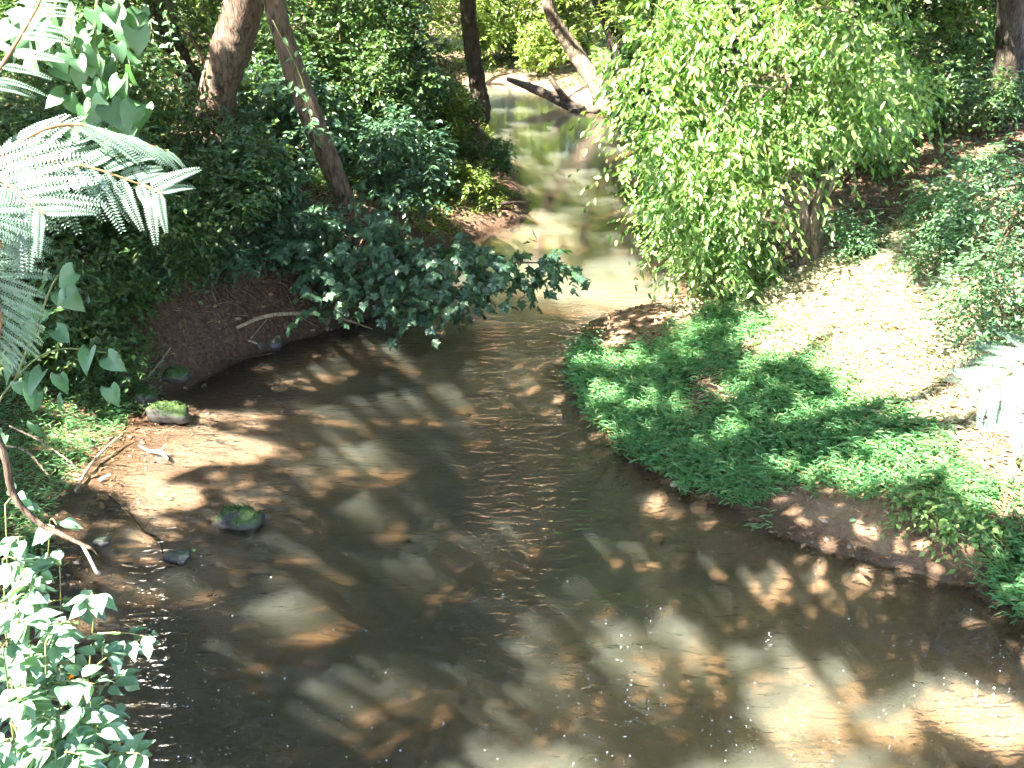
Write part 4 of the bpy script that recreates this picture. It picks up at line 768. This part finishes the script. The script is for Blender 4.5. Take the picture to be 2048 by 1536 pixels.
# ------------------------------------------------------------------ stones
def stone(name, label, c, r, mat, sink=.35):
    n1, n2 = 26, 15; a = np.linspace(0, 2 * np.pi, n1, endpoint=False); b = np.linspace(.02, np.pi - .02, n2)
    A, B = np.meshgrid(a, b); d = np.stack([np.sin(B) * np.cos(A), np.sin(B) * np.sin(A), np.cos(B)], -1)
    o = rng.random(2) * 50; k = 1 + 1.15 * fbm(A * 0 + d[..., 0] * 1.6 + o[0], d[..., 1] * 1.6 + d[..., 2] + o[1], 3)
    V = (d * k[..., None]).reshape(-1, 3); V = np.sign(V) * np.abs(V) ** .85 * np.array(r) + c
    V[:, 2] += r[2] * (1 - 2 * sink)
    i = np.arange(n2 - 1)[:, None] * n1; j = np.arange(n1)[None]; kk = (j + 1) % n1
    F = np.stack([i + j, i + n1 + j, i + n1 + kk, i + kk], -1).reshape(-1, 4)
    o = obj(name, (V, F), M[mat], None, None, label, 'rock')
    if mat == 'mossrock':
        g = V[V[:, 2] > np.percentile(V[:, 2], 62)]; g = g[rng.integers(len(g), size=420)] + rng.normal(size=(420, 3)) * np.array(r) * [.1, .1, .02]
        obj('moss', leaves(g, nrm(rng.normal(size=(420, 3)) + [0, 0, .8]), nrm(rng.normal(size=(420, 3)) * .6 + [0, 0, 1]), rng.uniform(.012, .028, 420), T_DIA), M['shade'], o, 'stuff', smooth_=False)
    return o
stone('mossy_rock', 'mossy rounded rock standing in the shallow water off the sand flat', P(478, 1042, 0), (.17, .13, .11), 'mossrock', .5)
stone('wet_stone', 'small flat grey stone by the end of the sunken branch', P(356, 1117, 0), (.09, .065, .05), 'rock', .45)
stone('wet_stone', 'tiny dark stone just under the bare branch tip', P(205, 1085, 0), (.06, .05, .03), 'rock', .4)
stone('mossy_rock', 'mossy flat rock on the left shore above the bright sand', P(335, 830, .05), (.2, .16, .1), 'mossrock', .4)
stone('mossy_rock', 'smaller mossy rock beside the flat one on the left shore', P(290, 800, .1), (.12, .1, .09), 'mossrock', .4)
stone('mossy_rock', 'low mossy rock at the water below the forked bare branch', P(350, 752, .1), (.14, .12, .07), 'mossrock', .4)
for lab, u, v, r in [('largest dark rock at the foot of the red bank', 505, 697, .12), ('dark rock right of the largest one under the fallen branches', 545, 690, .09), ('small dark rock left of the others below the red bank', 478, 708, .07)]:
    stone('dark_rock', lab, P(u, v, .02), (r, r * .8, r * .7), 'rock', .35)

# ------------------------------------------------------------------ ground growth and litter
rng = np.random.default_rng(38)
def scatter(n, f, box):
    x0, x1, y0, y1 = box; q = np.column_stack([rng.uniform(x0, x1, n), rng.uniform(y0, y1, n)]); q = q[rng.random(n) < f(q[:, 0], q[:, 1])]
    return np.column_stack([q, H(q[:, 0], q[:, 1])])
def grass_patch(name, label, base, stem_h, k, size, mat, T=T_BLD, lean=.5):
    n = len(base); d = nrm(np.column_stack([rng.normal(size=(n, 2)) * lean, np.ones(n)])); h = stem_h * rng.uniform(.5, 1.25, n)
    t = (np.arange(k) + .7) / k; pos = base[:, None] + d[:, None] * (h[:, None] * t)[..., None]
    a = rng.uniform(0, 6.28, (n, 1)) + np.pi * np.arange(k)[None] + rng.normal(size=(n, k)) * .5
    ax = np.stack([np.cos(a), np.sin(a), rng.uniform(-.2, .6, (n, k))], -1); no = nrm(rng.normal(size=(n, k, 3)) * .4 + [0, 0, 1])
    return obj(name, leaves(pos.reshape(-1, 3), ax.reshape(-1, 3), no.reshape(-1, 3), size * rng.uniform(.6, 1.2, n * k), T), mat, None, 'stuff', label, None, None, False)
def bump(x, y, cx_, cy_, rx, ry): return np.exp(-(((x - cx_) / rx) ** 2 + ((y - cy_) / ry) ** 2))
def rbump(x, y, cx_, cy_, tx, ty, la, lb): a = (x - cx_) * tx + (y - cy_) * ty; b_ = -(x - cx_) * ty + (y - cy_) * tx; return np.exp(-((a / la) ** 2 + (b_ / lb) ** 2))
def fgrass(x, y):
    d = x - xr(y); v = smooth(-.02, .12, d) * smooth(2.6, 1.5, d + .5 * fbm(x, y, 3)) * smooth(11.4, 10.3, y)
    v = v * (1 - np.clip(2.6 * rbump(x, y, 2.62, 6.5, .82, -.57, .8, .3), 0, 1)) * (1 - np.clip(2.2 * rbump(x, y, 1.85, 11.5, .58, .81, 1.5, .62), 0, 1))
    v = v * (1 - .93 * np.clip(1.6 * bump(x, y, 3.4, 10.2, .8, 1.3) + 1.3 * bump(x, y, 3.6, 8.3, .55, .7), 0, 1))
    return np.clip(v * np.maximum(smooth(-.2, .12, fbm(x * 1.6, y * 1.6, 3)), .9 * smooth(.9, .4, d) * smooth(10.6, 10, y)), 0, 1)
b = scatter(44000, fgrass, (.3, 5, 4.8, 11.8)); grass_patch('grass', 'lush green stiltgrass covering the low right bank', b, .2, 8, .074, M['grass'], T_GRS, .8)
def fstraw(x, y): return np.clip(1.3 * bump(x, y, 3.45, 10.3, .7, 1.5) + bump(x, y, 3.7, 8.2, .6, .8) + .35 * bump(x, y, 4.2, 9.3, .9, 2.0) + .1 * (y > 7.2), 0, 1) * (x > xr(y) + .4)
b = scatter(34000, fstraw, (1.8, 6, 6.5, 13)); grass_patch('dry_grass', 'pale dry straw on the sunny part of right bank', b, .07, 3, .095, M['straw'], T_STR, 1.2)
def fweeds(x, y): d = x - xr(y); return np.clip(smooth(1.2, 2, d) * smooth(4.5, 3, d) * smooth(15, 11, y) * smooth(-.02, .2, fbm(x * .8 + 5, y * .8, 3)), 0, 1)
b = scatter(4300, fweeds, (2, 9, 5, 15)); grass_patch('low_weeds', 'scattered low weeds growing through leaf litter on the right slope', b, .16, 6, .055, M['weed'], T_OVA)
def fleft(x, y): d = xl(y) - x; return np.clip(smooth(.1, .4, d) * smooth(3, 1.6, d) * smooth(5, 6.4, y) * smooth(10, 9, y), 0, 1)
b = scatter(9000, fleft, (-7, -2.5, 5, 10)); grass_patch('grass', 'grass and small weeds on the left shore beside the sand flat', b, .16, 6, .07, M['grass'])
def fpoint(x, y): d = xl(y) - x; return np.clip(smooth(.05, .3, d) * smooth(3, 1.5, d) * smooth(14, 15, y) * smooth(24, 21, y), 0, 1) * smooth(-.1, .15, fbm(x, y, 3))
b = scatter(9000, fpoint, (-4, .6, 14, 24)); grass_patch('ground_cover', 'low green growth on the left creek point', b, .15, 6, .075, M['yellow'], T_DIA)
def fivy(x, y): d = xl(y) - x; return np.clip(smooth(.5, 1.1, d) * smooth(7, 4, d) * smooth(9, 10.5, y), 0, 1) * smooth(-.12, .1, fbm(x * 1.2, y * 1.2, 3))
b = scatter(22000, fivy, (-9, 1, 9, 26)); grass_patch('ground_cover', 'dark ivy and seedlings carpeting the upper left bank', b, .22, 6, .085, M['shade'], T_DIA)
def fund(x, y): d = x - xr(y); return np.clip(smooth(.1, .5, d) * smooth(9, 5, d) * smooth(14, 16, y), 0, 1) * smooth(-.1, .15, fbm(x, y, 3))
b = scatter(20000, lambda x, y: np.maximum(fund(x, y), smooth(38.5, 40, y) * .6), (-9, 13, 13, 48)); grass_patch('undergrowth', 'shaded undergrowth on the right bank upstream and under the right woods', b, .3, 6, .1, M['shade'], T_DIA)
# fallen leaves
def flit(x, y):
    a, c = xl(y) - x, x - xr(y); v = np.where(c > 0, .8 * smooth(1.4, 2.4, c) + .75 * bump(x, y, 2.7, 6.5, .9, .45) + 1.0 * bump(x, y, 1.9, 11.6, 1.1, 1.0) + .05 + .45 * smooth(.0, .06, c) * smooth(.4, .1, c), 0) + np.where(a > 0, (.6 + .4 * (y < 13)) * smooth(0, .3, a), 0)
    return np.clip(v, 0, 1)
q = scatter(90000, flit, (-8, 10, 5, 26)); n = len(q); q[:, 2] += .008
obj('leaf_litter', leaves(q, nrm(rng.normal(size=(n, 3)) * [1, 1, .25]), nrm(rng.normal(size=(n, 3)) * .35 + [0, 0, 1]), rng.uniform(.03, .09, n), T_DIA), M['litter'], None, 'stuff', 'brown fallen leaves covering the banks', None, None, False)
# sunken leaves on the shallow bed
q = scatter(9000, lambda x, y: ((x > xl(y)) & (x < xr(y)) & (H(x, y) > -.2)) * 1.0, (-3.6, 3.6, 5, 14)); n = len(q); q[:, 2] += .008
obj('sunken_leaves', leaves(q, nrm(rng.normal(size=(n, 3)) * [1, 1, .1]), nrm(rng.normal(size=(n, 3)) * .15 + [0, 0, 1]), rng.uniform(.015, .05, n), T_DIA), M['litter'], None, 'stuff', 'dead leaves lying on the shallow creek bed', None, None, False)
# little bubbles drifting on the surface
def icosa():
    p = (1 + 5 ** .5) / 2; V = nrm(np.array([(-1, p, 0), (1, p, 0), (-1, -p, 0), (1, -p, 0), (0, -1, p), (0, 1, p), (0, -1, -p), (0, 1, -p), (p, 0, -1), (p, 0, 1), (-p, 0, -1), (-p, 0, 1)]))
    return V, np.array([(0, 11, 5), (0, 5, 1), (0, 1, 7), (0, 7, 10), (0, 10, 11), (1, 5, 9), (5, 11, 4), (11, 10, 2), (10, 7, 6), (7, 1, 8), (3, 9, 4), (3, 4, 2), (3, 2, 6), (3, 6, 8), (3, 8, 9), (4, 9, 5), (2, 4, 11), (6, 2, 10), (8, 6, 7), (9, 8, 1)])
fm, fnt, fb, _ = nodes('foam'); fb.inputs['Base Color'].default_value = (.75, .78, .8, 1); fb.inputs['Roughness'].default_value = .2
nb = 420; uu = rng.uniform(300, 2048, nb); vv = 1000 + 536 * np.sqrt(rng.random(nb)); q = np.array([P(a, c, 0) for a, c in zip(uu, vv)]); q = q[q[:, 0] < xr(q[:, 1]) - .15]
rr = rng.uniform(.0015, .0042, len(q)) * np.where(rng.random(len(q)) < .12, 1.7, 1)
V0, F0 = icosa(); obj('foam_bubbles', ((q[:, None] + V0[None] * rr[:, None, None]).reshape(-1, 3), (F0[None] + (np.arange(len(q)) * 12)[:, None, None]).reshape(-1, 3)), fm, None, 'stuff', 'tiny white bubbles drifting on the near water')
# single leaves
fl = leaf_mesh('fallen', T_OVA, M['litter'])
for lab, u, v, s, mt in [('single pale leaf floating in the middle of the creek', 866, 692, .07, 'jewel'), ('orange brown leaf floating just off the right mud bar', 1735, 1151, .09, 'litter'), ('pale leaf lying on the right mud bar', 1712, 1042, .08, 'jewel'), ('white scrap floating in front of the right mud bar', 1636, 1136, .03, 'bleach'), ('green leaf beside the small flat grey stone', 390, 1107, .045, 'grass')]:
    p = PH(u, v, .012); a = nrm(np.array([rng.normal(), rng.normal(), 0.05])); o = obj('floating_leaf', leaves(p[None], a[None], np.array([[.1, -.2, 1.]]), s, T_OVA), M[mt], None, None, lab, 'leaf', None, False)

# twigs and pebbles
def ftw(x, y): a, c = xl(y) - x, x - xr(y); return np.clip(np.where(a > 0, .8 * smooth(0, .2, a) * (y > 6), 0) + np.where(c > 0, .12 + .5 * smooth(1.4, 2.2, c), 0), 0, 1)
q = scatter(5200, ftw, (-7, 9, 5.5, 20)); L = []
for p in q:
    d = rng.normal(size=3) * [1, 1, .25]; d = d / np.linalg.norm(d) * rng.uniform(.06, .32); L.append(tube([p + [0, 0, .008], p + d * .5 + rng.normal(size=3) * .012 + [0, 0, .02], p + d + [0, 0, .012]], [.0035, .003, .0015], 4, 4))
obj('twig_litter', cat_vf(L), M['drift'], None, 'stuff', 'small dead twigs strewn over both banks')
def fpb(x, y): h = H(x, y); return ((h > -.1) & (h < .12)) * np.clip(smooth(-.1, .2, fbm(x * 2, y * 2, 3)), 0, 1)
q = scatter(9000, fpb, (-4.5, 4.5, 5, 16)); rr = .006 + .028 * rng.random(len(q)) ** 4; V0, F0 = icosa()
V = q[:, None] + V0[None] * (1 + .35 * rng.normal(size=(len(q), 12, 1)) * .6) * rr[:, None, None] * np.array([1.2, 1, .7])
obj('pebbles', (V.reshape(-1, 3), (F0[None] + (np.arange(len(q)) * 12)[:, None, None]).reshape(-1, 3)), M['pebble'], None, 'stuff', 'small pebbles and clods along the waterline')

# fine roots hanging out of the clay bank
q = scatter(900, lambda x, y: ((xl(y) - x > .3) & (xl(y) - x < 1.3) & (y > 9.8)) * 1.0, (-5, -1, 9.8, 13)); L = []
for p in q[:260]:
    d = np.array([rng.uniform(.1, .5), rng.normal() * .25 - .15, -rng.uniform(.1, .45)]) * rng.uniform(.5, 1.1); m = p + d * .5 + rng.normal(size=3) * .05 + [0, 0, .06]; e = p + d; e[2] = max(e[2], float(H(e[0], e[1])) + .02)
    L.append(tube([p + [0, 0, .01], m, e], [.006, .004, .0018], 4, 6))
obj('root_tangle', cat_vf(L), M['twig'], None, 'stuff', 'tangle of fine roots hanging out of the red clay bank')
